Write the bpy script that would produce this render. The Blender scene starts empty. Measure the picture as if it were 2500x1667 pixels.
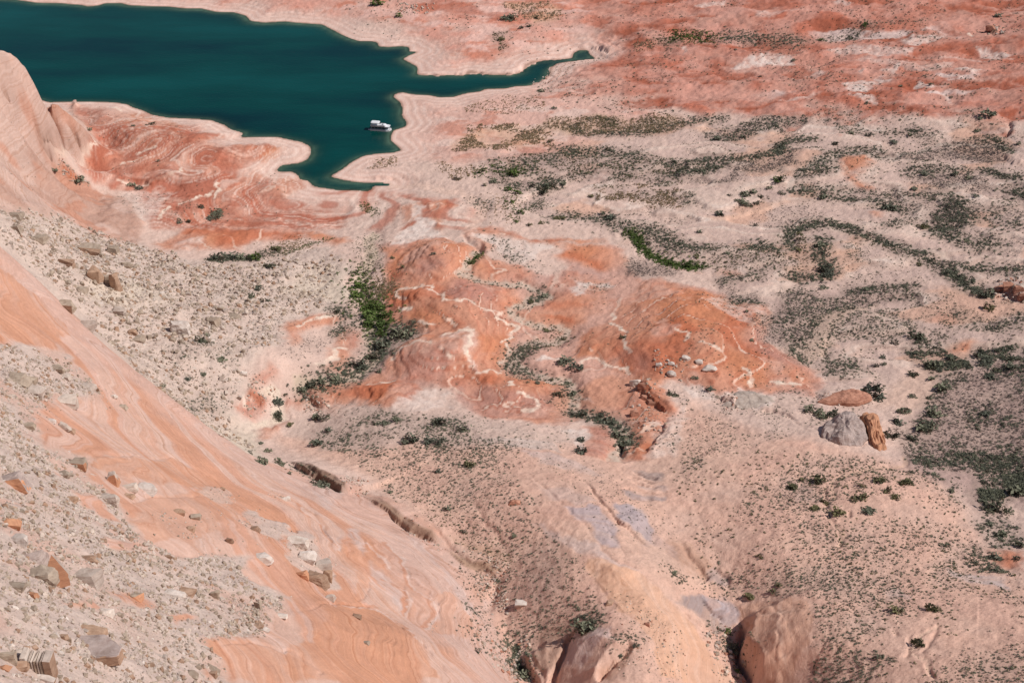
import bpy, bmesh, math, random
import numpy as np
from mathutils import Vector, Matrix

random.seed(7)
RNG = np.random.default_rng(11)
S = bpy.context.scene
COL = S.collection

# ------------------------------------------------------------------ camera, sky, sun, exposure
CAM_Z, PITCH, FOC = 400.0, math.radians(33.0), 50.0
cam_d = bpy.data.cameras.new('camera')
cam = bpy.data.objects.new('camera', cam_d)
COL.objects.link(cam)
cam.location = (0, 0, CAM_Z)
cam.rotation_euler = (math.radians(90) - PITCH, 0, 0)
cam_d.lens, cam_d.sensor_width = FOC, 36.0
cam_d.clip_start, cam_d.clip_end = 1.0, 60000.0
S.camera = cam

SUN_EL, SUN_AZ = math.radians(48), math.radians(97)      # azimuth from +Y towards +X
world = bpy.data.worlds.new('World')
S.world = world
world.use_nodes = True
wn = world.node_tree
bg = wn.nodes['Background']
sky = wn.nodes.new('ShaderNodeTexSky')
sky.sky_type = 'NISHITA'
sky.sun_disc = False
sky.sun_elevation, sky.sun_rotation = SUN_EL, SUN_AZ
sky.altitude = 1200
wn.links.new(sky.outputs[0], bg.inputs['Color'])
bg.inputs['Strength'].default_value = 0.062
sun_d = bpy.data.lights.new('sun', 'SUN')
sun_d.energy, sun_d.angle, sun_d.color = 4.15, math.radians(0.5), (1.0, 0.955, 0.90)
sun = bpy.data.objects.new('sun', sun_d)
COL.objects.link(sun)
sd = Vector((math.sin(SUN_AZ) * math.cos(SUN_EL), math.cos(SUN_AZ) * math.cos(SUN_EL), math.sin(SUN_EL)))
sun.rotation_euler = sd.to_track_quat('Z', 'Y').to_euler()
sun.location = (300, 200, 900)
S.view_settings.view_transform = 'Standard'
S.view_settings.look = 'None'
S.view_settings.exposure = 0.0
S.view_settings.gamma = 1.0
S.view_settings.use_curve_mapping = False
S.cycles.max_bounces = 5
S.cycles.transparent_max_bounces = 8
S.cycles.use_adaptive_sampling = True

# ------------------------------------------------------------------ survey helpers
FPX = 2500 * FOC / 36.0
CR = {1: (0, 0), 2: (830, 0), 3: (1660, 0), 4: (0, 550), 5: (830, 550), 6: (1660, 550),
      7: (0, 1107), 8: (830, 1107), 9: (1660, 1107)}


def T(c, s):
    """survey sheet c, list of x,y pairs on it -> photo coordinates"""
    ox, oy = CR[c]
    v = np.array([[float(a) for a in p.split(',')] for p in s.split()])
    return v / 2.8 + np.array([ox, oy])


def rays(p):
    p = np.asarray(p, float).reshape(-1, 2)
    cx, cy = (p[:, 0] - 1250) / FPX, (833.5 - p[:, 1]) / FPX
    s, c = math.sin(PITCH), math.cos(PITCH)
    return np.stack([cx, c + cy * s, -s + cy * c], 1)


def at_z(p, z):
    d = rays(p)
    t = (np.asarray(z, float) - CAM_Z) / d[:, 2]
    return np.stack([d[:, 0] * t, d[:, 1] * t], 1)


def smooth(a, b, x):
    t = np.clip((x - a) / (b - a), 0, 1)
    return t * t * (3 - 2 * t)


_perm = np.random.default_rng(5).permutation(1024)
_ang = np.random.default_rng(6).random(1024) * 2 * math.pi
_gx, _gy = np.cos(_ang), np.sin(_ang)


def perlin(x, y, seed=0):
    xi, yi = np.floor(x).astype(np.int64), np.floor(y).astype(np.int64)
    xf, yf = x - xi, y - yi
    u, v = xf * xf * xf * (xf * (xf * 6 - 15) + 10), yf * yf * yf * (yf * (yf * 6 - 15) + 10)

    def g(i, j):
        h = _perm[(_perm[(xi + i + seed * 131) & 1023] + yi + j) & 1023]
        return _gx[h] * (xf - i) + _gy[h] * (yf - j)
    a, b = g(0, 0), g(1, 0)
    c, d = g(0, 1), g(1, 1)
    a = a + u * (b - a)
    c = c + u * (d - c)
    return (a + v * (c - a)) * 1.45


def fbm(x, y, size, octv=4, seed=0, gain=0.5):
    r, a, f = np.zeros_like(x), 1.0, 1.0 / size
    for o in range(octv):
        r = r + a * perlin(x * f + 17.3 * o, y * f - 9.1 * o, seed + o * 3)
        a *= gain
        f *= 2.03
    return r


def inside(x, y, P):
    r = np.zeros(x.shape, bool)
    n = len(P)
    for i in range(n):
        x0, y0 = P[i]
        x1, y1 = P[(i + 1) % n]
        if y0 == y1:
            continue
        c = (y0 > y) != (y1 > y)
        r ^= c & (x < (x1 - x0) * (y - y0) / (y1 - y0) + x0)
    return r


def seg_dist(x, y, P, closed=False, side=False):
    best = np.full(x.shape, 1e18)
    sg = np.zeros(x.shape)
    tt = np.zeros(x.shape)
    n = len(P)
    m = n if closed else n - 1
    for i in range(m):
        x0, y0 = P[i]
        x1, y1 = P[(i + 1) % n]
        dx, dy = x1 - x0, y1 - y0
        L = dx * dx + dy * dy + 1e-9
        t = np.clip(((x - x0) * dx + (y - y0) * dy) / L, 0, 1)
        ex, ey = x - x0 - t * dx, y - y0 - t * dy
        d = ex * ex + ey * ey
        k = d < best
        best = np.where(k, d, best)
        if side:
            sg = np.where(k, dx * (y - y0) - dy * (x - x0), sg)
            tt = np.where(k, (i + t) / m, tt)
    best = np.sqrt(best)
    return (best, np.sign(sg), tt) if side else best


# ------------------------------------------------------------------ macro relief from levelled points
lake_px = np.concatenate([
    [[-700, -60], [-60, -4]],
    T(1, "100,0 250,22 400,25 560,38 600,48 680,40 720,25 830,25 870,38 1000,45 1150,48 1270,62 1380,62 1480,85 1600,88 1680,110 1710,145 1800,158 1950,150 2050,160 2200,170 2250,195"),
    T(2, "0,235 60,262 130,285 200,285 250,290 265,320 330,325 420,318 470,325 470,355 530,358 470,380 425,405 480,435 520,455 530,480 520,510 600,518 720,520 850,520 890,500 950,505 1050,518 1200,512 1260,490 1275,455 1330,430 1400,415 1500,412 1590,400 1600,365 1640,345 1690,348 1700,375 1740,400 1640,410 1560,425 1480,435 1445,465 1425,520 1370,560 1290,588 1200,590 1130,605 1050,608 990,610 960,625 850,640 780,662 680,665 600,650 500,645 420,630 370,645 365,670 405,695 425,740 420,790 455,845 440,870 365,890 345,930 350,970 390,1000 420,1030 350,1045 250,1050 160,1065 80,1105 10,1160 -50,1192 -64,1205 -50,1216 0,1228 60,1240 150,1250 280,1255 330,1262 215,1270 220,1290 190,1308 100,1300 0,1300"),
    T(1, "2250,1290 2150,1275 2110,1235 2050,1225 2040,1195 2000,1172 1900,1175 1895,1160 1930,1130 2040,1120 2100,1095 2130,1050 2125,1000 2060,970 1960,950 1900,935 1780,935 1640,940 1670,910 1580,885 1540,855 1440,820 1320,812 1150,805 1040,785 980,755 910,735 870,712 780,700 600,695 430,697"),
    ])
LAKE = at_z(np.concatenate([lake_px, [[120, 250], [60, 232], [0, 205], [-150, 190], [-700, 190]]]), 0)

CREST = [(-400, 300, 185), (-150, 480, 150), (0, 600, 130), (60, 665, 124), (150, 760, 114), (280, 870, 99), (370, 940, 88), (470, 1020, 75), (560, 1090, 62),
         (660, 1140, 50), (760, 1180, 44), (880, 1235, 41), (1000, 1310, 42), (1090, 1390, 46), (1150, 1480, 51), (1165, 1540, 54), (1190, 1610, 58), (1250, 1680, 62)]
LEVELS = CREST + [
    # ridge
    (0, 760, 142), (0, 900, 155), (0, 1050, 172), (0, 1200, 188), (0, 1400, 208), (0, 1667, 228), (-300, 1667, 262), (-300, 1100, 215), (-300, 800, 190),
    (200, 950, 128), (300, 1200, 143), (300, 1500, 180), (300, 1667, 195), (450, 1150, 108), (600, 1300, 112), (600, 1500, 138), (600, 1667, 156),
    (800, 1300, 76), (760, 1420, 100), (800, 1500, 108), (850, 1667, 124), (1000, 1450, 68), (960, 1560, 96), (1040, 1667, 92), (1100, 1560, 66), (0, 1900, 250), (600, 1950, 178), (1100, 1950, 110),
    # butte
    (-400, 60, 130), (0, 132, 92), (50, 165, 86), (90, 200, 72), (120, 226, 54), (145, 252, 34), (170, 285, 26), (205, 325, 17), (0, 250, 74), (0, 400, 66), (60, 330, 56), (110, 340, 42), (150, 330, 34),
    (215, 350, 7), (165, 405, 12), (100, 420, 30), (60, 440, 44), (170, 470, 17), (250, 530, 13), (120, 520, 40), (330, 585, 11), (-300, 350, 110), (0, 505, 66),
    # talus between
    (0, 535, 78), (0, 590, 80), (100, 560, 50), (100, 640, 66), (160, 735, 60), (220, 620, 36), (300, 700, 40), (300, 850, 44), (400, 620, 15), (480, 1000, 32), (450, 850, 36), (500, 750, 25),
    (600, 690, 15), (620, 850, 24), (700, 900, 20), (850, 630, 8), (560, 1070, 24), (650, 1100, 19), (760, 800, 11), (-250, 500, 120),
    # shore flats and basin
    (300, 330, 6), (450, 400, 6), (600, 480, 5), (250, 420, 9), (400, 500, 8), (700, 540, 4), (880, 560, 3), (880, 700, 5), (850, 850, 7), (720, 950, 11), (1000, 480, 4), (1040, 560, 8), (1050, 660, 13),
    (1100, 760, 12), (1080, 860, 14), (1150, 800, 11), (1330, 700, 7), (1380, 820, 8), (1280, 900, 10), (1230, 1000, 14), (1600, 760, 12), (1640, 850, 17), (1500, 900, 13), (1850, 800, 12), (1960, 930, 15),
    (1300, 350, 3), (1500, 300, 4), (1150, 150, 4), (1500, 200, 6), (1700, 500, 5), (2000, 400, 8), (2400, 450, 11), (2000, 100, 12), (2400, 100, 17), (1500, 30, 9), (1000, 30, 7), (600, 2, 4), (1000, -40, 12), (2000, -60, 25),
    (1400, 480, 4), (1600, 620, 6), (2000, 620, 9), (2100, 800, 12), (2400, 700, 15), (2250, 900, 15), (2480, 1000, 20), (2300, 1100, 24), (3000, 500, 30), (3000, 1000, 45), (3200, 100, 40),
    # southern slopes
    (880, 1010, 15), (980, 1060, 22), (1200, 1060, 26), (900, 1180, 29), (1000, 1230, 31), (1080, 1280, 33), (1120, 1350, 34), (1170, 1440, 36), (1200, 1520, 37), (1250, 1620, 40), (1290, 1700, 43),
    (1200, 1230, 38), (1300, 1150, 35), (1380, 1300, 46), (1450, 1180, 37), (1300, 1450, 44), (1500, 1450, 52), (1450, 1560, 54), (1550, 1660, 61), (1650, 1560, 50), (1560, 1250, 40), (1640, 1400, 46),
    (1510, 1110, 26), (1560, 1180, 32), (1640, 1290, 37), (1730, 1420, 37), (1775, 1500, 36), (1800, 1580, 36), (1830, 1670, 36), (1850, 1750, 38),
    (1900, 1480, 45), (1930, 1600, 48), (1750, 1150, 34), (1850, 1350, 43), (2000, 1250, 41), (2200, 1200, 39), (2100, 1450, 51), (2300, 1500, 58), (2480, 1420, 50), (2420, 1300, 38), (2460, 1180, 29),
    (2450, 1660, 70), (2150, 1660, 61), (2700, 1400, 56), (2700, 1667, 80), (2000, 1060, 28), (1800, 1010, 21), (1500, 1950, 74), (2000, 2000, 76), (2600, 2000, 100)]
LV = np.array(LEVELS, float)
CP = at_z(LV[:, :2], LV[:, 2])
CREST_XY = CP[:len(CREST)]
# the far side of the butte falls steeply to the lake
back = np.array([[-400, 60, 130], [-150, 100, 108], [0, 132, 92], [50, 165, 86], [90, 200, 72], [120, 226, 54], [145, 252, 34]], float)
bxy = at_z(back[:, :2], back[:, 2])
for off, dz in ((30, 34), (62, 75)):
    CP = np.concatenate([CP, bxy * (1 + off / np.linalg.norm(bxy, axis=1))[:, None]])
    LV = np.concatenate([LV, np.column_stack([back[:, :2], np.maximum(back[:, 2] - dz, 3)])])
MQ = 14.0


def kern(r2):
    return np.sqrt(r2 + MQ * MQ)


K = kern(((CP[:, None] - CP[None]) ** 2).sum(-1))
n = len(CP)
A = np.zeros((n + 3, n + 3))
A[:n, :n] = K + np.eye(n) * -0.6
A[:n, n] = 1
A[:n, n + 1:] = CP / 500
A[n:, :n] = A[:n, n:].T
W = np.linalg.solve(A, np.concatenate([LV[:, 2], np.zeros(3)]))
GX, GY = np.arange(-800, 801, 3.0), np.arange(30, 1700, 3.0)
mx, my = np.meshgrid(GX, GY)


def rbf(x, y):
    z = W[n] + W[n + 1] * x / 500 + W[n + 2] * y / 500
    for k in range(n):
        z = z + W[k] * kern((x - CP[k, 0]) ** 2 + (y - CP[k, 1]) ** 2)
    return z


SH = seg_dist(mx, my, LAKE, True)
SH = np.where(inside(mx, my, LAKE), -SH, SH)                     # distance to the waterline, + on land
MACRO = np.maximum(rbf(mx, my), 1.5)
steep = 0.0
far = np.clip(smooth(1150, 1400, my) + smooth(480, 780, np.abs(mx)) * smooth(700, 900, my), 0, 1)
MACRO = MACRO * (1 - far) + 14 * far
MACRO = np.where(SH > 0, np.minimum(MACRO * smooth(-6 + 5 * steep, 42 - 27 * steep, SH), 0.02 * SH + np.maximum(SH - 3 + 3 * steep, 0) * (0.9 + 6 * steep)), np.maximum(SH * 0.10, -9))


def sample(F, x, y):
    u = np.clip((x - GX[0]) / 3.0, 0, len(GX) - 1.001)
    v = np.clip((y - GY[0]) / 3.0, 0, len(GY) - 1.001)
    i, j = u.astype(int), v.astype(int)
    a, b = u - i, v - j
    return (F[j, i] * (1 - a) + F[j, i + 1] * a) * (1 - b) + (F[j + 1, i] * (1 - a) + F[j + 1, i + 1] * a) * b


def at(p):
    """photo point -> where its ray first meets the relief"""
    d = rays(p)
    hit = np.full(len(d), -1.0)
    for t in np.arange(130, 2200, 1.0):
        z = CAM_Z + d[:, 2] * t
        k = (hit < 0) & (z <= np.maximum(sample(MACRO, d[:, 0] * t, d[:, 1] * t), 0))
        hit[k] = t
        if (hit > 0).all():
            break
    hit[hit < 0] = 2200
    return d[:, :2] * hit[:, None]


# ------------------------------------------------------------------ ground sheet: one grid, finer near the viewpoint hill
ys = [118.0]
while ys[-1] < 1400:
    ys.append(ys[-1] + 0.40 + max(ys[-1] - 150, 0) * 0.0020)
for k in range(26):
    ys.append(ys[-1] + 6 * 1.42 ** k)
pre = [118.0 - 3 * 1.5 ** k for k in range(1, 15)][::-1]
ys = np.array(pre + ys)
core = np.linspace(-1, 1, 985)
side = [1 + 0.0045 * ((1.14 ** k) - 1) / .14 for k in range(1, 50)]
us = np.concatenate([[-s for s in side[::-1]], core, side])
NY, NX = len(ys), len(us)
half = 46 + 0.40 * np.clip(ys, 118, 1500)
X = us[None, :] * half[:, None] + np.where(ys < 420, 0, 0)[:, None]
Y = np.repeat(ys[:, None], NX, 1)
inner = (np.abs(X) < 790) & (Y > 40) & (Y < 1690)
sh = sample(SH, X, Y)
H = sample(MACRO, X, Y)
# soft jitter of the map so that no traced edge stays clean
wa, wb = fbm(X, Y, 42, 3, 1), fbm(X, Y, 42, 3, 2)
wc, wd = fbm(X, Y, 7, 3, 3), fbm(X, Y, 7, 3, 4)
WX, WY = X + wa * 4.5 + wc * 1.6, Y + wb * 6 + wd * 2.2
n_big, n_mid, n_fin = fbm(X, Y, 90, 4, 21), fbm(X, Y, 22, 4, 22), fbm(X, Y, 4.0, 3, 23)
n_grain = RNG.random(X.shape) - 0.5


def box(P, pad):
    lo, hi = P.min(0) - pad, P.max(0) + pad
    m = (WX > lo[0]) & (WX < hi[0]) & (WY > lo[1]) & (WY < hi[1])
    r, c = np.where(m.any(1))[0], np.where(m.any(0))[0]
    if not len(r) or not len(c):
        return None
    return slice(r[0], r[-1] + 1), slice(c[0], c[-1] + 1)


def area(P, soft=3.0, k=0.6):
    """0..1 inside a mapped outline, edge softened over `soft` metres"""
    soft = soft * k
    M = np.zeros(X.shape)
    b = box(P, soft * 2)
    if b is None:
        return M
    x, y = WX[b], WY[b]
    d = seg_dist(x, y, P, True)
    d = np.where(inside(x, y, P), d, -d)
    M[b] = smooth(-soft, soft, d)
    return M


def line(P, width, soft=None):
    soft = soft or width
    M = np.zeros(X.shape)
    b = box(P, width + soft)
    if b is None:
        return M
    d = seg_dist(WX[b], WY[b], P)
    M[b] = 1 - smooth(width * 0.5, width * 0.5 + soft, d)
    return M


def lin(c):
    c = np.asarray(c, float) / 255
    return np.where(c <= 0.04045, c / 12.92, ((c + 0.055) / 1.055) ** 2.4)


ILL = np.array([1.06, 0.985, 0.945])                                                        # light on level ground, used to turn seen tones into reflectance


def pig(r, g, b):
    return lin((r, g, b)) / ILL


RID = np.concatenate([CREST_XY + np.array([6, 12]), [[400, 60], [-900, 60]]])
ridge = area(RID, 6)
ridge_in = ridge > 0.5

C = np.zeros(X.shape + (3,))
C[:] = pig(213, 177, 160)


def mixc(c, m):
    global C
    C += (np.asarray(c) - C) * np.clip(m, 0, 1)[..., None]


def cl(x):
    return np.clip(x, 0, 1)


A_ = lambda c, s: at(T(c, s))
OR = lambda s: at(np.array([[float(a) for a in p.split(',')] for p in s.split()]))

# broad soils
f1, f2, f3 = fbm(X * .55, Y, 30, 5, 101, .6), fbm(X * .55, Y, 26, 5, 102, .6), fbm(X * .5, Y, 55, 4, 103, .55)
red_far = area(OR("1330,-60 2700,-60 2700,315 2400,290 2250,268 2000,272 1850,262 1700,276 1600,244 1450,236 1400,190 1450,130 1440,60"), 60, 1.0)
red_far = smooth(.22, .62, red_far + f1 * .22 + n_mid * .1)
mixc(pig(192, 124, 104), red_far * cl(0.92 + n_big * 0.3 + n_mid * 0.25))
mixc(pig(184, 104, 80), red_far * smooth(0.12, 0.6, n_mid * 0.7 + n_big * 0.6) * 0.75)
mixc(pig(172, 98, 76), red_far * smooth(.05, .35, f1) * .75)
mixc(pig(160, 84, 60), red_far * smooth(.35, .6, f1 + f3 * .4) * .7)
mixc(pig(206, 148, 130), red_far * smooth(.1, .4, f2) * .65)
mixc(pig(158, 96, 76), red_far * smooth(250, 480, X) * cl(.35 + n_big * .5))
far_w = area(OR("1800,-40 2150,-40 2300,90 2400,100 2400,240 2150,265 1950,250 1750,180 1800,120 2000,100"), 25)
H += red_far * ((.4 - np.abs(f1)) * 2.6 + (.4 - np.abs(f3)) * 3.0)
mixc(pig(222, 192, 180), far_w * smooth(.28, .45, f3 + f2 * .5 - .15) * .8)
plain = area(OR("1150,330 1500,310 1900,280 2300,290 2700,330 2700,900 2350,900 2000,950 1850,800 1800,650 1500,560 1250,520"), 25)
fl = fbm(X * .5, Y, 85, 3, 121) * 1.7 + fbm(X * .6, Y, 24, 3, 122) * .35
mb1 = np.sin(fl * 9.0)
ter = fl * 9.0 / (2 * math.pi) + .25
terf = ter - np.floor(ter)
H += plain * 1.5 * (np.floor(ter) + smooth(.80, 1.0, terf)) * smooth(5, 40, sh)
mixc(pig(200, 166, 152), plain * smooth(.2, .7, mb1) * .65)
mixc(pig(222, 190, 172), plain * smooth(.3, .9, -mb1) * .6)
mixc(pig(172, 138, 124), plain * smooth(.82, .88, terf) * (1 - smooth(.94, 1.0, terf)) * smooth(-.1, .3, fbm(X, Y, 50, 2, 126)) * .6)  # darker colour on the scarps, painted shade added to the relief
mixc(pig(232, 204, 188), plain * (1 - smooth(.02, .09, terf)) * smooth(-.1, .3, fbm(X, Y, 50, 2, 127)) * .7)
mixc(pig(214, 160, 132), plain * smooth(.25, .5, fbm(X * .6, Y, 40, 4, 123)) * .6)
top_pink = area(OR("-200,-80 1400,-80 1450,120 1300,170 1000,190 1000,60 700,40 -200,0"), 20)
mixc(pig(214, 150, 130), top_pink * cl(0.75 + n_mid * 0.5))
mixc(pig(198, 118, 92), top_pink * smooth(0.08, 0.45, f1) * 0.75)
mixc(pig(228, 182, 166), top_pink * smooth(0.15, 0.45, f2) * 0.7)
mixc(pig(180, 104, 82), top_pink * smooth(0.4, 0.7, f3 + f1 * .4) * .7)
mid_pink = area(OR("950,230 1330,190 1450,240 1700,300 1500,330 1300,380 1100,400 930,330"), 20)
mixc(pig(216, 165, 147), mid_pink * 0.8)
mixc(pig(196, 122, 98), mid_pink * smooth(.2, .5, f1) * .6)
mixc(pig(226, 192, 176), mid_pink * smooth(.25, .5, f2) * .6)
tan_se = area(OR("700,1080 1000,1060 1400,1090 1700,1000 2000,1090 2250,1130 2600,1500 2600,1800 1300,1800 1100,1350"), 14)
mixc(pig(216, 168, 146), tan_se * cl(0.85 + n_mid * 0.3))
mixc(pig(216, 174, 152), tan_se * smooth(.05, .6, n_big) * .4)
mixc(pig(204, 158, 140), tan_se * smooth(.1, .6, n_mid) * .4)
mauve = area(np.concatenate([T(6, "1990,1000 2352,870 2700,900 2700,1568 1540,1568 1570,1390 1700,1250 1760,1100"), T(9, "2352,330 2200,320 2050,420 1900,290 1650,140 1480,80")]) if False else
             at(np.concatenate([T(6, "1560,1480 1570,1390 1700,1250 1760,1100 1990,1000 2352,870 2800,900"), T(9, "2800,600 2352,330 2200,320 2050,420 1900,290 1650,140 1500,60")])), 10)
mixc(pig(186, 150, 138), mauve * cl(0.8 + n_mid * .5))
for c, s, k in [
        (6, "690,470 900,450 1160,430 1350,410 1630,390 1660,440 1450,520 1200,530 960,600 900,700 830,800 800,900 770,870 720,800 540,840 520,760 600,620", 0.75),
        (6, "270,400 400,370 560,350 500,420 480,500 560,540 420,530 320,520", 0.6),
        (6, "800,900 900,960 1060,980 1080,1060 960,1090 900,990", 0.6),
        (3, "160,930 250,970 440,940 620,880 880,820 850,790 700,800 560,830 350,860", 0.5),
        (3, "0,1240 300,1260 500,1200 800,1110 850,1020 760,1030 560,1130 250,1230", 0.45),
        (3, "1480,1060 1800,1000 2150,1000 2260,1080 2100,1100 1800,1060 1560,1100", 0.4),
        (3, "1500,1210 1650,1260 1900,1290 2150,1320 2100,1230 1800,1200", 0.35),
        (2, "1050,1090 1300,1080 1500,1040 2080,1090 2352,1130 2352,1250 1900,1240 1500,1220 1250,1280 1000,1230", 0.5),
        (2, "1280,870 1500,800 1750,790 2000,820 2300,790 2352,840 2100,910 1750,915 1500,890", 0.45),
        (3, "1720,1500 1760,1420 1880,1370 1980,1440 1900,1560 1750,1540", 0.6),
        (5, "1950,280 2100,220 2200,260 2352,330 2300,350 2000,340", 0.5)]:
    mixc(pig(184, 150, 138), area(A_(c, s), 5) * k * cl(0.8 + n_mid * 0.5))
for c, s in [(2, "1280,870 1500,800 1750,790 2000,820 2300,790 2352,840 2100,910 1750,915 1500,890"),
             (2, "780,960 900,880 1200,850 1450,880 1480,960 1300,1000 1000,1040 760,1020"),
             (2, "1130,20 1400,10 1520,90 1480,140 1340,140 1100,40")]:
    mixc(pig(205, 165, 132), area(A_(c, s), 8) * 0.55 * cl(0.7 + n_mid * 0.6))

# pale beach round the lake, banded by the falling waterline
beach = (1 - smooth(6, 30, sh + n_mid * 7)) * (1 - ridge)
mixc(pig(226, 184, 166), beach * 0.85)
ring_ = np.sin(sh * 1.15 + n_mid * 1.2)
mixc(pig(206, 160, 142), beach * smooth(.3, .95, ring_) * smooth(1.5, 4, sh) * .5)
mixc(pig(238, 204, 188), beach * smooth(.5, .98, -ring_) * .5)
mixc(pig(150, 110, 92), (1 - smooth(.6, 2.2, np.abs(sh) + n_mid * .6)) * .75)

# broad red soil under and between the mounds
redland = area(np.concatenate([A_(5, "250,110 420,100 640,70 760,130 900,160 1050,240 1330,330 1600,330 1560,180 1900,120 1960,260 2000,360"), A_(6, "0,430 300,500 560,590 540,830 800,920 960,1070 940,1150 500,1180 0,1090"),
                               A_(5, "2100,1080 2280,1330 2200,1440 2060,1568 1950,1560 1980,1420 1700,1310 1540,1340 1300,1340 900,1260 700,1120 300,1220 -200,1200 -240,1090 200,1060 400,900 560,760 330,600 300,450 380,370")]), 9, 1.0)
rl = smooth(.2, .7, redland + n_mid * .15)
mixc(pig(206, 152, 132), rl * .85)
mixc(pig(190, 146, 132), rl * smooth(-.1, .5, fbm(X, Y, 60, 3, 46)) * .7)
mixc(pig(206, 140, 110), rl * smooth(.0, .45, fbm(X, Y, 52, 3, 47)) * .7)

# red clay mounds: a relief of their own, tinted by level
mounds = [
    (5, "310,150 420,150 520,110 640,100 700,130 850,185 840,270 820,330 740,385 640,350 500,370 380,370 350,300 380,230", 1.0, 5.0),
    (5, "930,290 1050,260 1160,270 1310,340 1280,390 1100,375 970,340", 0.75, 2.0),
    (5, "400,420 500,390 640,390 700,420 820,400 1000,430 1150,470 1240,530 1180,590 1110,600 1200,700 1190,800 1150,900 1090,960 1100,1020 1180,1070 1300,1080 1480,1110 1500,1180 1420,1250 1400,1310 1300,1320 1200,1310 1000,1290 900,1190 860,1090 700,1100 560,1090 440,1080 340,1020 370,880 560,760 470,660 340,600 300,540 330,480", 0.85, 4.0),
    (5, "100,1110 200,1100 300,1080 450,1110 500,1160 440,1200 380,1220 200,1210 0,1190 -200,1180 -150,1120", 0.9, 3.0),
    (5, "1480,140 1700,130 1880,150 1850,190 1880,270 1780,300 1700,250 1560,240 1600,190", 0.75, 2.0),
    (5, "1380,610 1560,630 1680,640 1680,690 1560,690 1440,650", 0.85, 2.0),
    (5, "1300,400 1450,340 1700,330 1900,420 1850,560 1700,560 1500,620 1300,560", 0.35, 1.0),
    (5, "1880,620 1960,560 2020,380 2130,370 2352,440 2624,520 2884,580 2864,720 2824,830 2904,850 3044,890 3124,930 3224,1000 3274,1070 3254,1140 3074,1130 2944,1160 2744,1130 2574,1160 2424,1080 2324,1060 2250,1080 2150,1150 1950,1020 1850,960 1750,900 1600,900 1650,780 1800,720 1900,690", 0.85, 2.0),
    (5, "1900,1250 1980,1080 2080,1060 2150,1150 2250,1300 2250,1350 2150,1450 2080,1568 1960,1568 2000,1400", 0.9, 2.0),
    (5, "1700,1380 1800,1380 1870,1440 1900,1500 1870,1568 1730,1560 1720,1470", 0.85, 3.5),
    (5, "0,760 100,725 180,740 180,800 80,870 0,1000 -120,1000 -60,900", 0.8, 4.0),
    (4, "1690,850 1840,850 1840,880 1720,875", 0.7, 1.0),
    (4, "1980,720 2100,650 2270,610 2352,650 2280,680 2100,760 1980,850", 0.85, 2.5),
    (4, "1620,1270 1700,1150 1720,1080 1880,1010 1900,1060 1760,1130 1850,1200 1800,1290 1700,1330", 0.85, 2.0),
    (4, "1950,1240 2080,1170 2200,1200 2310,1260 2300,1290 2150,1240 2000,1280", 0.8, 3.0),
    (4, "1760,1440 1950,1380 1850,1450", 0.8, 1.5),
    (2, "380,1430 560,1390 740,1370 800,1420 700,1460 690,1568 600,1450 530,1440 510,1568 460,1450", 0.75, 1.5),
    (5, "850,40 900,10 1010,20 1150,50 1300,100 1500,95 1800,95 1780,110 1400,125 1300,118 1050,72 950,60 880,80 1000,140 1050,160 1010,200 970,150 870,90", 0.8, 1.0),
    (1, "470,720 720,740 1000,800 1250,900 1310,960 1500,940 1540,960 1400,1000 1650,1020 1880,1040 1890,1080 1700,1100 1650,1160 1500,1200 1600,1230 1750,1200 2050,1230 2100,1290 1950,1340 1800,1400 1600,1400 1700,1480 1900,1470 1930,1530 1700,1568 1080,1480 1160,1380 1130,1330 900,1280 600,1200 580,1060 680,960 620,900 560,800", 0.85, 1.5),
    (4, "1080,130 1250,40 1370,-20 1700,-10 2050,30 2040,80 1700,130 1600,180 1480,170 1240,190", 0.8, 1.0),
    (4, "2000,20 2300,60 2352,110 2280,130 2100,100", 0.6, 1.0),
    (6, "0,290 350,320 490,350 380,380 280,370 250,320", 0.6, .5),
    (6, "1710,640 1800,590 1900,620 1910,690 1760,680", 0.55, 2.5), (6, "1820,830 1980,830 1960,850 1840,850", 0.6, .5),
    (3, "1080,1110 1200,1070 1400,1080 1280,1140 1220,1200 1330,1250 1280,1290 1150,1230", 0.5, 1.0), (3, "1320,1450 1400,1440 1440,1490 1350,1490", 0.5, .5),
    (9, "2150,650 2300,660 2352,700 2320,800 2250,820 2200,740", 0.6, 1.0)]
RED = np.zeros(X.shape)
for c, s, k, up in mounds:
    P = A_(c, s)
    a = area(P, 9, 1.0)
    RED = np.maximum(RED, a * k)
    b = box(P, 4)
    if b is not None:
        x, y = WX[b], WY[b]
        ins = inside(x, y, P)
        H[b] += np.where(ins, up * smooth(0, 26, seg_dist(x, y, P, True)), 0) * (1 - ridge[b])
lump = (.55 - np.abs(fbm(X, Y, 46, 2, 31))) * 2.6 + fbm(X, Y, 90, 2, 33) * 2.2 + fbm(X, Y, 16, 3, 34) * .35
Hm = H + cl(np.maximum(RED * 1.2, redland * .5)) * lump * smooth(2, 30, sh)
tq = (Hm + n_mid * .22 + n_fin * .05) / 1.9
Ht = 1.9 * (np.floor(tq) + smooth(.30, .62, tq - np.floor(tq)))
H = Hm + (Ht - Hm - .4) * .5 * smooth(-.25, .35, fbm(X, Y, 34, 3, 36)) * cl(np.maximum(RED, redland * .7) * 1.3) * smooth(5, 40, sh) * (1 - ridge)
lv = Hm + n_mid * .22 + n_fin * .05                               # level used for the bands in the clay
RED *= (1 - ridge)
redm = smooth(.12, .6, RED + n_mid * .16 + n_fin * .05 + n_big * .10) * cl(.6 + RED * .45) * (RED > .01)
big1, big2 = fbm(X, Y, 62, 3, 41), fbm(X, Y, 44, 3, 42)
mixc(pig(204, 138, 110), redm * 0.9)
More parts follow.
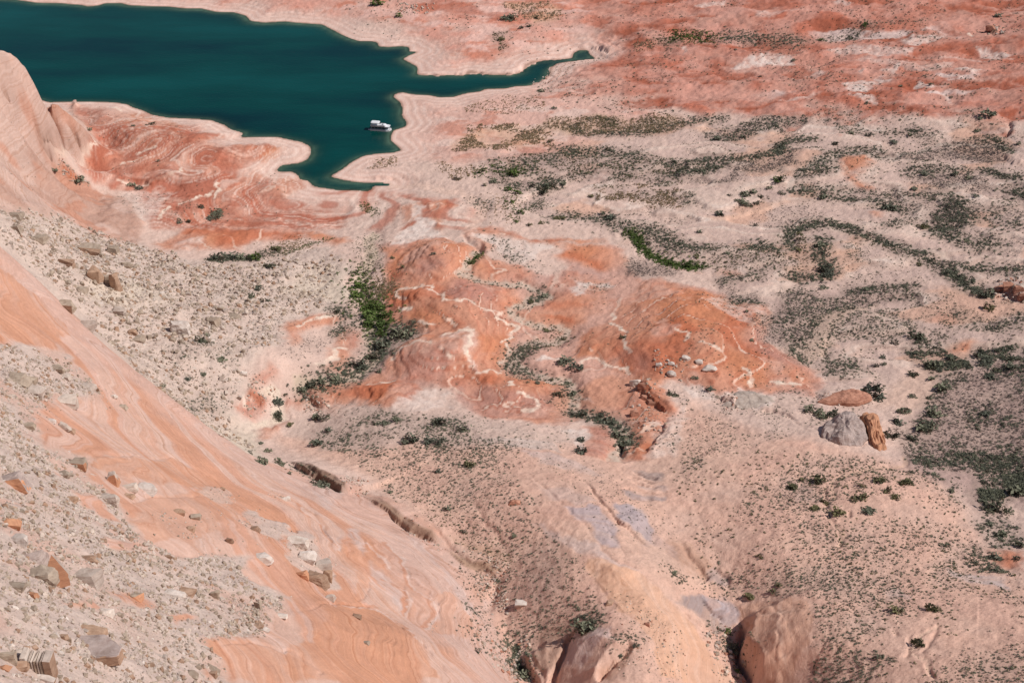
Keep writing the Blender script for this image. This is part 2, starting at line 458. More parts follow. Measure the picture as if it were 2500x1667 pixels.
mixc(pig(202, 126, 90), redm * smooth(-.05, 0.4, big1) * 0.85)
mixc(pig(188, 104, 72), redm * smooth(0.1, 0.5, big2) * 0.8)
mixc(pig(184, 134, 120), redm * smooth(0.05, 0.5, -big1) * 0.7)
mixc(pig(214, 164, 144), redm * smooth(0.3, 0.6, fbm(X, Y, 30, 4, 44)) * 0.6)
band = np.sin(lv * 3.6 + n_big * 2)
mixc(pig(182, 104, 78), redm * smooth(0.4, 0.98, band) * 0.35)
rim = np.maximum(redm, rl * .6)
fr = lv / 1.9
cont = np.abs(fr - np.floor(fr) - .5)
mixc(pig(230, 194, 172), rim * (1 - smooth(.02, .06, cont)) * smooth(-.05, .3, fbm(X, Y, 40, 3, 48)) * .8)
mixc(pig(170, 96, 70), rim * (1 - smooth(.01, .06, np.abs(cont - .10))) * smooth(-.05, .3, fbm(X, Y, 40, 3, 48)) * .5)
# strand lines on the shore flats: tight bands that follow the level
flat_l = area(A_(1, "480,700 1000,760 1600,880 2130,960 2130,1080 1900,1160 2060,1230 2400,1300 2352,1568 1080,1560 900,1300 600,1200 560,800"), 8) * (1 - ridge)
und = fbm(X, Y, 80, 2, 51) * 2.3 + fbm(X, Y, 36, 2, 52) * .6
H += flat_l * und * smooth(1, 25, sh)
sl = sh * 0.05 + und * 1.35 + n_mid * .07 + n_fin * 0.03
st = np.sin(sl * 4.2) * 0.7 + fbm(X, Y, 50, 2, 53) * .5
inl = smooth(12, 34, sh + n_mid * 6)
mixc(pig(196, 130, 108), flat_l * inl * .6)
mixc(pig(184, 104, 80), flat_l * smooth(0.1, 0.7, st) * inl * 0.75)
mixc(pig(222, 176, 156), flat_l * smooth(0.2, 0.8, -st) * 0.55)
mixc(pig(176, 100, 76), flat_l * inl * smooth(.15, .5, fbm(X, Y, 18, 4, 57)) * .55)
for q_, w_, kk in ((1.6, .05, .75), (3.7, .07, .5)):
    cc = np.abs(sl * q_ - np.floor(sl * q_) - .5)
    mixc(pig(236, 204, 186), flat_l * (1 - smooth(w_, w_ * 2.2, cc)) * smooth(-.2, .25, fbm(X, Y, 45, 2, 54 + int(q_)) + n_mid * .5) * kk * .6)
    mixc(pig(164, 92, 70), flat_l * inl * (1 - smooth(w_, w_ * 2.2, np.abs(cc - .17))) * smooth(-.1, .3, fbm(X, Y, 45, 2, 64 + int(q_))) * kk * .8)
pen = area(A_(2, "-150,1320 200,1300 500,1340 800,1370 1000,1450 900,1568 200,1568 -150,1500"), 8)
mixc(pig(200, 132, 110), pen * smooth(-.1, .4, fbm(X, Y, 55, 3, 58)) * .6)
mixc(pig(178, 96, 72), pen * smooth(0.2, 0.9, np.sin(sl * 4.5)) * 0.65)
mixc(pig(230, 196, 178), pen * smooth(0.8, 0.98, np.sin(sl * 4.5 + 2.4)) * 0.6)

# pale gypsum patches
for c, s, k in [
        (3, "340,460 480,410 680,370 760,390 760,430 600,440 400,470", .9), (3, "980,370 1100,335 1370,340 1600,350 1550,400 1200,400", .6),
        (3, "1120,610 1250,570 1460,550 1320,600 1300,650 1180,670", .85), (3, "1180,690 1330,680 1340,740 1220,720", .8),
        (3, "1480,280 1700,250 1850,260 1680,300 1590,330 1520,320", .75), (3, "2030,330 2120,330 2300,360 2160,390 2060,360", .8),
        (3, "1620,570 1720,590 1800,600 1620,610", .8), (3, "1800,630 1860,640 1900,690 1830,660", .85), (3, "1850,500 2000,480 2100,490 2020,520", .8),
        (3, "1370,480 1500,460 1480,490", .8), (3, "1210,490 1280,475 1230,505", .8), (3, "120,40 330,15 300,50 180,60", .7), (3, "1010,20 1170,10 1130,40", .7),
        (3, "1130,420 1500,430 1900,440 1880,470 1700,500 1300,440", .45), (3, "1700,400 2100,395 2300,390 2100,410", .6), (3, "850,530 960,500 1000,520 900,550", .5),
        (3, "880,60 700,90 600,140 640,150 500,130 520,100", .4), (3, "700,700 900,690 980,660 900,720", .6), (3, "0,330 60,340 20,370", .6),
        (5, "1540,420 1620,380 1850,390 1830,410 1700,400 1640,440 1640,470 1580,470", .95), (5, "1320,960 1400,930 1510,910 1510,935 1420,955", 1),
        (5, "1520,1400 1700,1390 1710,1470 1740,1520 1660,1500", .9), (5, "900,60 1000,70 1100,100 1300,130 1480,170 1350,240 1200,250 1080,150 980,130", .7),
        (5, "520,0 640,20 720,80 760,140 640,95 520,100 360,130 420,60", .85), (2, "540,1500 580,1480 640,1510 660,1568 540,1568", .9), (2, "490,1440 530,1410 580,1420 520,1480", .9),
        (6, "20,1110 130,1095 240,1150 280,1200 100,1190", .7), (6, "290,1190 420,1130 520,1160 660,1190 650,1250 560,1260 400,1200", .75),
        (6, "200,560 300,530 420,560 560,600 540,680 460,620 420,700 260,620", .55), (5, "660,800 780,770 850,740 900,800 860,930 830,860 780,820 680,850", .45),
        (5, "880,920 930,950 960,1030 900,980", .5), (5, "400,1190 560,1170 700,1160 780,1250 500,1260 350,1260", .6), (5, "1650,1190 1720,1190 1700,1210", .8),
        (4, "1240,130 1400,90 1420,130 1350,190 1250,190", .5), (5, "1700,1300 2200,1400 2352,1250 2352,1568 2100,1568 2240,1400", .5),
        (1, "900,1290 1050,1280 1200,1300 1130,1350 1080,1480 940,1480 800,1350", .5), (1, "560,1180 800,1140 620,1200", .7)]:
    mixc(pig(226, 200, 186), area(A_(c, s), 2.2) * k * cl(0.75 + n_fin * 0.55 + n_mid * 0.3) * (1 - ridge))
for c, s in [(5, "440,510 400,470 410,440 460,410 520,395 640,395 650,415 600,440 610,470 650,480 690,500 700,570 780,570 810,600"),
             (5, "830,605 890,595 930,620 1000,625 1090,610 1065,690 1150,700 1200,710 1190,750 1160,760 1170,790 1100,820"),
             (5, "1140,840 1155,860 1130,920 1090,940"), (5, "400,940 420,900 480,865 560,870 620,870"), (5, "850,750 860,800 850,870 860,930 910,960"),
             (5, "700,800 780,780 850,750"), (5, "1890,590 1880,640"), (5, "1890,680 1930,740 1980,765"), (5, "1980,795 1970,830 2000,850 2010,890"),
             (5, "1640,950 1720,930 1780,920 1860,970 1960,980 2000,1020"), (5, "1200,1120 1210,1150 1170,1170"), (5, "1190,1215 1290,1225 1315,1250 1310,1275 1220,1290"),
             (5, "190,1110 280,1090 380,1095"), (5, "380,545 410,580 470,590"), (5, "560,670 590,700 640,715"), (5, "730,950 780,970"), (5, "1250,1070 1310,1090 1480,1110"),
             (5, "940,1020 990,1025 1090,1030"), (6, "0,780 50,790 70,840"), (6, "150,870 220,870 270,890"), (6, "410,1035 450,1050 490,1110"), (6, "610,1100 690,1095 820,1100"),
             (6, "-50,750 20,785"), (4, "2070,720 2130,700 2200,660 2290,610"), (4, "2352,860 2290,880 2280,920 2140,980"), (4, "1700,1150 1690,1260"),
             (1, "820,1235 1000,1240 1240,1195 1260,1175"), (1, "1250,1370 1350,1340 1480,1300"), (1, "810,1110 980,1080"), (1, "1160,1400 1100,1480"), (1, "940,1050 1080,1030"),
             (1, "1480,1260 1530,1290 1490,1320"), (3, "1950,220 2010,250"), (1, "600,900 620,950 560,1010 450,1060 410,1130"), (1, "760,730 820,750")]:
    P = A_(c, s)
    mixc(pig(234, 202, 180), line(P, 1.1, 0.9) * cl(0.85 + n_fin * 0.5))

# washes: shallow channels with pale sand
washes = [
    (5, "230,60 200,200 160,330 130,420 150,520 230,580 270,660 260,750 280,850 230,930 120,1000 0,1060 -100,1080 -270,1120", 9, 1.2, (214, 186, 160)),
    (5, "960,190 870,260 830,330 900,370 1000,400 1200,410 1330,440 1400,470 1300,520 1160,580 1180,620 1300,660 1450,700 1550,740 1520,780 1350,820 1230,870 1160,950 1230,1020 1400,1060 1500,1080 1560,1120 1590,1200 1560,1270 1700,1290 1850,1340 1950,1400 1980,1470 1930,1520 1925,1568", 7, 1.6, (206, 180, 160)),
    (5, "1940,50 2030,80 2060,140 2110,200 2200,230 2300,270 2480,285 2600,290", 6, 0.8, (200, 170, 150)),
    (6, "1820,220 1600,190 1400,110 1250,50 1150,10 900,-20 800,20 740,60 730,130 770,180", 4, .7, (208, 180, 162)),
    (6, "960,600 900,700 830,800 850,900 960,830 1060,690 1200,570 1320,540", 7, .4, (214, 178, 158)),
    (3, "2324,1040 2200,980 2000,960 1700,990 1500,1060 1100,1060 900,1160 760,1270 900,1290 1150,1290", 4, .6, (206, 180, 164)),
    (4, "1850,1200 1900,1180 1940,1290 1900,1360 1760,1400 1600,1400", 6, 1.0, (216, 190, 168)),
    (2, "900,1568 1000,1400 900,1350 700,1290 500,1262 330,1262", 8, .8, (222, 182, 162)),
    (9, "1560,0 1540,60 1100,160 1080,260 1000,330 1020,420 1110,560 1120,600 1060,650", 2, .5, (214, 170, 146)),
    (9, "1750,1200 1580,1290 1550,1400 1700,1440 1740,1560", 1.5, .4, (218, 176, 152))]
for c, s, w, dep, colr in washes:
    P = A_(c, s)
    m = line(P, w * 0.55, w * 0.9)
    H -= dep * m * (1 - ridge)
    mixc(pig(*colr), line(P, w * 0.5, w * 0.35) * 0.85 * cl(0.85 + n_fin * .5) * (1 - ridge))
# vehicle-free bare sand bands in the brush
mixc(pig(214, 176, 154), area(A_(6, "960,600 1200,535 1320,550 1180,590 1060,690 980,800 960,900 900,960 830,880 850,780 920,690"), 4) * .8)
mixc(pig(214, 182, 164), area(A_(3, "0,1310 300,1330 560,1200 700,1160 760,1200 560,1280 300,1420 0,1480"), 6) * .5)
mixc(pig(214, 172, 150), area(A_(6, "1350,1250 1560,1000 1700,900 1780,1000 1700,1230 1560,1330 1480,1250"), 6) * .6)

# talus behind the ridge
talus_b = area(OR("-200,470 0,510 60,512 130,520 240,560 330,590 420,628 520,640 620,640 700,620 800,606 850,640 830,690 860,720 800,760 700,800 690,850 600,905 640,960 560,1000 620,1060 660,1110 640,1150 500,1130 350,1010 0,760 -200,700"), 7) * (1 - ridge)
mixc(pig(206, 178, 162), talus_b * cl(0.92 + n_mid * 0.3))
mixc(pig(188, 160, 146), talus_b * smooth(0.1, 0.5, n_mid + n_fin * .5) * 0.6)
mixc(pig(204, 182, 160), talus_b * smooth(0.0, 0.6, n_big) * 0.6)
H += talus_b * (fbm(X, Y, 14, 4, 61) * 1.1 + fbm(X, Y, 2.6, 2, 62) * 0.35)
bowl = area(OR("760,1000 900,990 1100,1010 1280,1050 1400,1080 1300,1110 1000,1090 800,1100 700,1060"), 8) * (1 - ridge)
mixc(pig(204, 172, 156), bowl * .8)
# butte of bare rock on the left shore
BUT = np.concatenate([at_z([[-700, 60], [-300, 40], [-40, 118], [50, 172], [95, 210], [150, 258]], [120, 110, 84, 74, 56, 10]) + [0, 30],
                      A_(1, "480,760 590,850 625,940 560,1010 440,1090 400,1160 500,1200 560,1260 640,1290 780,1350 900,1440 960,1500 1000,1560"), OR("330,600 200,560 120,530 60,520 0,518"), OR("-100,480 -400,300")])
butte = area(BUT, 5) * (1 - ridge)
mixc(pig(184, 142, 124), butte)
mixc(pig(202, 166, 150), butte * smooth(0.0, 0.3, fbm(X, Y, 45, 4, 66)) * 0.7)
mixc(pig(190, 128, 102), butte * smooth(0.15, 0.4, fbm(X, Y, 30, 4, 68)) * 0.6)
H += butte * (np.abs(fbm(X, Y, 40, 4, 67)) * 4.0)
for s, dp in [("290,700 350,780 400,870 430,960 440,1010", 7), ("470,800 510,880 535,980 530,1010", 6.5), ("215,780 300,870 380,950 420,1000", 8.5), ("250,930 320,1020 360,1060", 6), ("40,800 100,860 150,900", 4), ("100,420 200,560 230,600", 2.5), ("380,740 440,800 470,860", 3.5), ("0,580 40,640 60,700", 4)]:
    P = A_(1, s)
    b = box(P, 14)
    d, sg, tt = seg_dist(X[b] + wc[b] * 1.0, Y[b] + wd[b] * 1.2, P, side=True)
    H[b] -= dp * np.exp(-d / np.where(sg > 0, 7.0, 1.6)) * np.clip(4 * tt * (1 - tt) + .3, 0, 1)

# slickrock of the near ridge with its cover of rubble
slick = ridge.copy()
near_t = np.maximum.reduce([
    area(at(np.concatenate([[[-300, 760], [-20, 835]], T(4, "0,830 300,870 480,910 540,1000 640,1100 720,1180 600,1230 400,1240 240,1270 240,1400 300,1560"),
                            T(7, "590,30 620,200 830,330 900,420 960,550 1200,690 1650,660 1650,750 1740,870 2040,980 1950,1080 1850,1130 1700,1250 1420,1330 1500,1420 1560,1568 1560,1800 -900,1800")])), 3.0),
    area(A_(7, "1930,560 2050,510 2150,640 2250,760 2260,880 2180,920 2100,830 2000,760 1920,660"), 1.5) * .8,
    area(A_(7, "1690,400 1770,420 1760,460 1900,480 1960,560 1840,570 1700,520"), 1.5) * .8,
    area(A_(7, "1350,270 1450,230 1560,240 1600,280 1570,370 1510,360"), 1.5) * .5])
gap = np.zeros(X.shape)
for c, s in [(7, "440,1040 560,1040 680,1050 660,1075 520,1070"), (7, "770,990 980,1000 1080,1030 1070,1120 960,1090 860,1050"), (7, "1630,750 1900,830 2060,990 1800,900 1690,830"),
             (7, "580,310 700,320 810,400 760,420 660,380"), (7, "730,590 860,570 970,590 960,625 800,630"), (7, "1140,1130 1320,1110 1350,1170 1220,1220"), (7, "440,170 520,160 500,200"),
             (7, "1330,1510 1400,1500 1380,1568 1340,1568"), (7, "240,330 0,300 0,320"), (4, "300,1210 400,1230 380,1260")]:
    gap = np.maximum(gap, area(A_(c, s), 2.0))
near_t = cl(near_t * (1 - gap) - smooth(0.35, 0.7, fbm(X, Y, 26, 3, 71)) * 0.15) * ridge
slick = slick * (1 - near_t)
# strata coordinate: follows level, bent by slow noise
strat = H * 0.30 + fbm(X, Y, 95, 3, 81) * 6.0 + fbm(X, Y, 30, 3, 82) * 1.5 - X * 0.015
nA = perlin(strat * 0.33, X * 0.006 + 3, 5)
nB = perlin(strat * 1.1, X * 0.012 + Y * .008, 6)
mixc(pig(204, 150, 126), ridge)
mixc(pig(208, 168, 150), slick * smooth(0.0, 0.12, nA) * 0.8)
mixc(pig(200, 142, 114), slick * smooth(0.12, 0.3, -nA) * 0.75)
mixc(pig(212, 176, 162), slick * smooth(0.35, 0.5, nB) * 0.45)
mixc(pig(194, 134, 104), slick * smooth(0.35, 0.5, -nB) * 0.35)
crest_d = np.full(X.shape, 99.0)
b = box(CREST_XY, 60)
crest_d[b] = seg_dist(X[b], Y[b], CREST_XY)
mixc(pig(208, 168, 152), slick * (1 - smooth(10, 34, crest_d + n_mid * 12)) * 0.7)
for c, s, k in [(4, "0,290 140,400 250,480 290,520 290,560 370,600 385,640 370,740 380,860 250,850 0,800", .75),
                (7, "600,0 900,20 1150,20 1300,90 1480,160 1590,240 1560,290 1350,300 1330,230 1000,180 850,150 640,120", .75), (7, "850,340 1000,290 1500,290 1850,340 1980,480 2000,560 1700,440 1300,580 1000,560 900,420", .55),
                (8, "0,1010 200,1050 400,1180 560,1300 680,1430 730,1560 0,1568 -300,1568 -340,1300 -150,1300", .8), (8, "0,620 60,660 180,800 210,870 180,960 110,1010 60,1000 120,900 80,780 0,680", .7), (7, "1440,1330 1700,1300 2000,1350 2180,1480 2230,1568 1600,1568", .7),
                (8, "650,960 800,960 900,1150 930,1240 700,1240 640,1260 720,1100", .5)]:
    mixc(pig(200, 140, 110), area(A_(c, s), 1.2) * slick * k * cl(.8 + nB * .8))
for c, s, k in [(8, "60,520 150,540 210,640 160,680 90,600", .7), (8, "200,720 330,790 420,950 450,1100 400,1020 320,920 240,830", .6), (8, "450,560 560,620 700,780 900,1000 900,1130 820,1000 660,740 520,660", .5), (7, "2200,0 2352,60 2352,380 2250,400 2150,260", .4)]:
    mixc(pig(200, 172, 162), area(A_(c, s), 2.0) * slick * k)
for c, s in [(8, "350,640 430,740 470,850 600,960 660,1050 650,1130 600,1200"), (8, "310,830 420,880 450,1000 460,1110"), (8, "0,1010 200,1040 330,1110 480,1240 600,1340"), (7, "2080,360 2180,480 2300,640"), (8, "100,560 200,640 300,740")]:
    mixc(pig(192, 128, 98), line(A_(c, s), .7, .9) * slick * .6)
    mixc(pig(218, 186, 172), line(A_(c, s) + [1.4, -1.0], .4, .7) * slick * .55)
mixc(pig(202, 176, 162), near_t * cl(.95 + n_mid * .2))
mixc(pig(180, 152, 140), near_t * smooth(0.05, .5, n_mid + n_fin * .5) * .5)
mixc(pig(200, 152, 132), near_t * smooth(0.25, .6, fbm(X, Y, 30, 3, 85)) * .5)
H += slick * (fbm(X, Y, 30, 3, 86) * 1.3 + perlin(strat * 1.6, X * .01, 9) * .4 + perlin(strat * 4, X * .02, 10) * .12) + near_t * (fbm(X, Y, 9, 4, 87) * 0.75 + fbm(X, Y, 1.6, 2, 88) * 0.18)

# smooth rock and hollows of the southern slopes
SLICK2 = np.zeros(X.shape)
for c, s, k, up, colr in [
        (8, "1700,720 1850,730 2000,770 2080,860 2250,1010 2352,1090 2600,1400 2680,1568 2200,1568 2150,1300 2000,1150 1850,1000 1720,830", .85, 2.5, (216, 164, 134)),
        (8, "1280,1250 1350,1200 1500,1190 1600,1220 1530,1300 1500,1420 1460,1568 1330,1568 1260,1440 1250,1370", .9, 4.0, (186, 146, 126)),
        (8, "1600,1290 1700,1230 1830,1220 1840,1300 1700,1420 1600,1568 1470,1568 1500,1420", .85, 4.0, (196, 164, 154)),
        (8, "1760,1540 1850,1430 2000,1330 1950,1430 1850,1568", .8, 2.5, (190, 142, 118)),
        (9, "380,1040 540,1000 720,1020 920,1060 940,1150 860,1250 800,1400 780,1568 760,1750 540,1750 500,1568 430,1450 395,1350 430,1250 410,1150", .95, 3.5, (206, 156, 132)),
        (9, "200,850 240,780 330,830 320,920", .8, 2, (160, 146, 148)), (9, "120,960 280,980 370,1010 380,1100 300,1160 200,1080", .9, 3, (168, 152, 154)),
        (9, "0,920 150,960 220,1080 300,1180 180,1170 60,1060 -60,980", .85, 2, (154, 134, 130)), (9, "1840,770 1990,790 2190,880 2230,960 2080,900 1930,820", .8, 1, (196, 174, 168)),
        (9, "0,590 130,620 230,780 200,850 80,800 0,720 -80,640", .7, 3, (182, 138, 116)),
        (8, "1530,370 1700,350 1850,450 1900,580 1750,590 1700,480 1580,430", .7, 0, (178, 160, 162)), (8, "1870,350 2100,400 2200,550 2150,620 1950,480", .8, 1, (166, 152, 156)),
        (8, "1250,20 1500,20 1650,60 1800,160 1700,150 1400,80", .5, 0, (196, 174, 168)), (8, "1430,230 1600,240 1750,330 1600,350 1480,290", .6, 0, (198, 166, 154)), (8, "1300,500 1480,530 1720,590 1950,720 2060,800 1900,740 1600,640 1400,560", .5, 0, (200, 176, 168)),
        (8, "2080,620 2250,650 2352,720 2352,650 2200,560", .5, 0, (192, 158, 148)), (8, "1900,250 2180,270 2180,300 1930,290", .7, 1, (156, 138, 136)), (8, "1990,110 2160,140 2150,180 2020,150", .7, 1.5, (154, 136, 132)), (8, "2000,200 2190,220 2180,240 2010,225", .6, 1, (158, 140, 138)),
        (8, "320,400 500,540 640,590 720,660 600,600 430,500", .6, 0, (186, 158, 146)), (8, "1010,1060 1060,1000 1090,1020 1010,1110", .5, 0, (190, 166, 158)), (8, "700,580 1000,640 1160,760 1150,800 1000,740 850,660", .4, 0, (182, 140, 110)),
        (5, "880,1460 1200,1470 1500,1500 1568,1568 1300,1560 1100,1510", .5, 0, (204, 182, 170)), (9, "1350,940 1450,920 1560,980 1420,1000", .5, 0, (206, 178, 168)), (9, "780,200 960,210 960,300 800,280", .4, 0, (206, 172, 158)),
        (4, "1500,1430 1700,1550 1800,1640 1650,1600", .3, 0, (200, 170, 155))]:
    P = A_(c, s)
    a = area(P, 2.2) * k * (1 - ridge)
    SLICK2 = np.maximum(SLICK2, a)
    mixc(pig(*colr), a * cl(.95 + n_mid * .25))
    if up:
        b = box(P, 3)
        x, y = X[b] + wa[b], Y[b] + wb[b]
        H[b] += np.where(inside(x, y, P), up * smooth(0, 18, seg_dist(x, y, P, True) + n_mid[b] * 2) + .35 * n_mid[b], 0) * (1 - ridge[b])
strat2 = H * 0.9 + n_big * 3
mixc(pig(224, 182, 160), SLICK2 * smooth(.25, .6, perlin(strat2 * .5, X * .01, 7)) * .4)
mixc(pig(180, 134, 112), SLICK2 * smooth(.3, .6, perlin(strat2 * 1.3, X * .02, 8)) * .35)


def ledge(c, s, up, reach, flip=1, wob=1.0, tone=None):
    """a step in the rock along a mapped edge: the side behind it stands `up` higher"""
    P = A_(c, s)
    b = box(P, reach * 2.5)
    d, sg, tt = seg_dist(X[b] + (wc[b] * 1.2 + wa[b] * .8) * wob, Y[b] + (wd[b] * 1.2 + wb[b] * .8) * wob, P, side=True)
    ends = np.clip(5 * tt, 0, 1) * np.clip(5 * (1 - tt), 0, 1) 
    e = sg * flip * d
    stepup = .6 * smooth(-1.0, 1.0, e + n_fin[b] * .25) + .4 * smooth(1.5, 3.5, e + n_mid[b] * 1.5)
    H[b] += up * ends * (stepup * np.exp(-np.maximum(e, 0) / reach) - .22 * np.exp(-d / 3.5) * (e < 0))
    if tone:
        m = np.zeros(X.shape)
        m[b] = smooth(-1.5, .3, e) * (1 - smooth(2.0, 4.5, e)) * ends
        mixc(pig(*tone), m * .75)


ledge(7, "1985,50 2050,110 2150,160 2250,210 2330,270 2380,290", 5.5, 16, 1, .8, (122, 92, 72))  # dark tone paints the shade of the undercut onto the step
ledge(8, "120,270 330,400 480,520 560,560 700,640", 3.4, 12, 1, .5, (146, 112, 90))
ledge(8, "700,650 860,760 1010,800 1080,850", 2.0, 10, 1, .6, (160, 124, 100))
ledge(8, "1250,1360 1262,1440 1300,1500 1330,1568 1340,1640", 4.5, 14, 1, .8)
ledge(9, "410,1140 440,1200 430,1270 400,1340 430,1420 470,1480 500,1568 510,1640", 8.0, 22, 1, .6)
ledge(8, "1870,440 1960,490 2010,520", 2.0, 6, 1, .6)
ledge(8, "1750,1580 1860,1430 1990,1320", 4.5, 8, 1, .6)
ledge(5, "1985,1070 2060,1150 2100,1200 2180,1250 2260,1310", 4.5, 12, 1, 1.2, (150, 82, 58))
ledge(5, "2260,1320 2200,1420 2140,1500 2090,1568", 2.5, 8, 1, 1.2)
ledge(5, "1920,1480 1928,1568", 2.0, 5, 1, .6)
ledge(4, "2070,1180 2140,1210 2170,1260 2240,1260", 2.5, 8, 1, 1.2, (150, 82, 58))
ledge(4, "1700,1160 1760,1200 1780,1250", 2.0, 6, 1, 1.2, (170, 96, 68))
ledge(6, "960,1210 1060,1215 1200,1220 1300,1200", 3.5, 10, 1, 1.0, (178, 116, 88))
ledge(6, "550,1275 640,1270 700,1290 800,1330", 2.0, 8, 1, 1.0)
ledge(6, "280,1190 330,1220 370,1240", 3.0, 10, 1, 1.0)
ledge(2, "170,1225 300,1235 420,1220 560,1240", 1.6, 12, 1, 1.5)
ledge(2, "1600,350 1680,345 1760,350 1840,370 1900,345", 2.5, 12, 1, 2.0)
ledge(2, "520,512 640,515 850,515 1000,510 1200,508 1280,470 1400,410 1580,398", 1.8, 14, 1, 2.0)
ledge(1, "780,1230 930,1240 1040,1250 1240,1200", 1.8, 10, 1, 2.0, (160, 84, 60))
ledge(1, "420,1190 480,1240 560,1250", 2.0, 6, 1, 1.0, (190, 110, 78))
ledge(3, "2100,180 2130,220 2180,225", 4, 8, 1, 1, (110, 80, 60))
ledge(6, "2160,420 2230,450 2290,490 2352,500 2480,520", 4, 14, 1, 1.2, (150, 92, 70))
ledge(3, "2200,1040 2250,1090 2350,1120", 2.5, 10, 1, 1.2)
ledge(3, "2230,850 2270,870 2220,920", 1.5, 8, 1, 1)
ledge(9, "900,1568 960,1400 1000,1290", .8, 6, -1, 1)



def crevice(c, s, depth, width, tone=None):
    """a narrow cut along a mapped line"""
    P = A_(c, s)
    b = box(P, width * 5)
    d, sg, tt = seg_dist(X[b] + wc[b] * .7, Y[b] + wd[b] * .9, P, side=True)
    e = np.clip(6 * tt, 0, 1) * np.clip(6 * (1 - tt), 0, 1)
    H[b] -= depth * e * np.exp(-(d / width) ** 2)
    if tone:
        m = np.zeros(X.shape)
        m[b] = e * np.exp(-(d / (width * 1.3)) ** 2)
        mixc(pig(*tone), m * .6)  # shade inside the cut, put into the ground colour


for a_ in [(8, "1600,1200 1560,1300 1520,1420 1460,1568 1440,1660", 4, 1.4), (8, "1760,1560 1850,1430 2000,1310", 3.5, 1.2), (9, "415,1130 440,1210 432,1270 400,1340 430,1430 480,1500 505,1600", 5, 1.6), (9, "590,1040 640,1120 690,1190 690,1240", .35, .5), (9, "640,1240 650,1400 640,1480 690,1568", .35, .5),
           (9, "560,1050 520,1120 560,1180", .3, .5), (5, "1925,1470 1930,1568", 3, 1.0), (8, "1910,230 2050,250 2190,275", 1.2, .8), (8, "1990,190 2180,230", 1.2, .8), (8, "1920,290 2180,320", 1.2, .8), (8, "2000,120 2080,150 2180,165", 1.5, .8), (8, "1960,150 2160,195", 1.0, .8),
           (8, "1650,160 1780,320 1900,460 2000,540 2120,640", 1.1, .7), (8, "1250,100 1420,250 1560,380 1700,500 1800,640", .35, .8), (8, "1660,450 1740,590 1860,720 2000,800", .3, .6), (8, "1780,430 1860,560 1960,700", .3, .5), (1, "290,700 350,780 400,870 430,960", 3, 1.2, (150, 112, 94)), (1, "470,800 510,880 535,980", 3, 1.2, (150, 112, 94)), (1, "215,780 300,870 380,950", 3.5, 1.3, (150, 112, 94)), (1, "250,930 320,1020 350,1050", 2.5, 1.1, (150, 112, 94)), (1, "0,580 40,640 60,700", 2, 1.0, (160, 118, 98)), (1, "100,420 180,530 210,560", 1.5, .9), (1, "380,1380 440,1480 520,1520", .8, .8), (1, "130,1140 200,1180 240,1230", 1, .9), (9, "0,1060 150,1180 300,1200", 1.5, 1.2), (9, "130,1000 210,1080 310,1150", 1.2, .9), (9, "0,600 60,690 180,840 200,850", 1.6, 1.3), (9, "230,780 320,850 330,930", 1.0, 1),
           (9, "1000,210 990,290 1010,350 1030,400 1010,440", .8, .7), (9, "1160,370 1160,440", .8, .8), (9, "1060,530 1120,600 1060,650", .7, .8), (9, "1450,1200 1480,1260", .6, .8), (9, "1560,1240 1560,1330 1550,1400", .6, .8), (9, "1780,1180 1700,1300 1640,1380", .6, .8), (9, "1680,1440 1740,1540 1760,1568", .6, .8), (9, "1400,430 1600,520 1800,650", .5, 1.0),
            (4, "1080,1140 1140,1240 1170,1300 1150,1380", .7, .5), (4, "520,840 510,880 540,920", .6, .5), (7, "600,20 900,20 1170,25 1300,90 1480,170 1600,250", .5, .5), (8, "-340,1080 -100,1020 0,1010 200,1040 330,1110 480,1240 600,1340 700,1450 740,1568", .8, .6),
           (7, "860,340 1000,290 1480,290", .4, .5), (4, "0,290 130,390 260,470 290,520 380,600 370,660 390,740 380,860", .6, .5), (7, "2100,350 2200,500 2330,680", .5, .5), (8, "210,870 190,950 120,1010", .5, .5), (8, "430,1120 450,1000 420,880 330,800", .4, .5), (8, "650,1130 670,1050 600,940 480,850 430,740", .5, .5), (7, "1440,1330 1700,1300 2000,1350 2180,1480 2220,1568", .6, .5),
           (8, "880,290 1000,480 1080,560 1180,760", .6, 1.2), (8, "600,500 760,640 900,760 1020,800", 1.6, 1.4), (8, "330,400 480,520 620,600", 1.6, 1.2), (8, "1080,850 1060,930 1000,1080", 1.6, 1.6), (8, "1090,1150 1180,1260 1210,1380 1260,1560", 2.0, 2.0), (3, "2235,840 2270,875 2215,935", 2.0, 1.2), (6, "2220,600 2280,640 2352,640", .8, 1.0),
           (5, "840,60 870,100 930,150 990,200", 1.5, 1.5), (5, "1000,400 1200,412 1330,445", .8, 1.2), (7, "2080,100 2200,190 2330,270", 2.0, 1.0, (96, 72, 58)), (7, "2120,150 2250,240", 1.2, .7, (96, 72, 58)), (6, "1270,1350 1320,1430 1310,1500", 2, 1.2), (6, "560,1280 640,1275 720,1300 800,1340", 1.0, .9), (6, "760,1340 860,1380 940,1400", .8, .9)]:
    crevice(*a_)

# general unevenness
roughscale = .6 + .8 * smooth(300, 1000, Y)
land = smooth(0, 20, sh)
H += land * (n_mid * 0.45 + n_fin * 0.34 + n_grain * .16 * roughscale) * (1 - slick * .7) + land * fbm(X, Y, 160, 2, 91) * 1.0 * (1 - ridge)
H = np.where(sh > 0.5, np.maximum(H, 0.05 + 0.015 * np.minimum(sh, 30)), H)
H += land * np.where(Y > 1400, smooth(1400, 9000, Y) * 60 * (1 + fbm(X, Y, 1500, 3, 95)), 0)
C *= (1 + n_grain * 0.10 + n_fin * 0.05 + n_mid * 0.05)[..., None]
C = np.clip(C, 0.015, 0.8)
roughsoil = cl(1 - slick - SLICK2 - beach * .7 - butte)


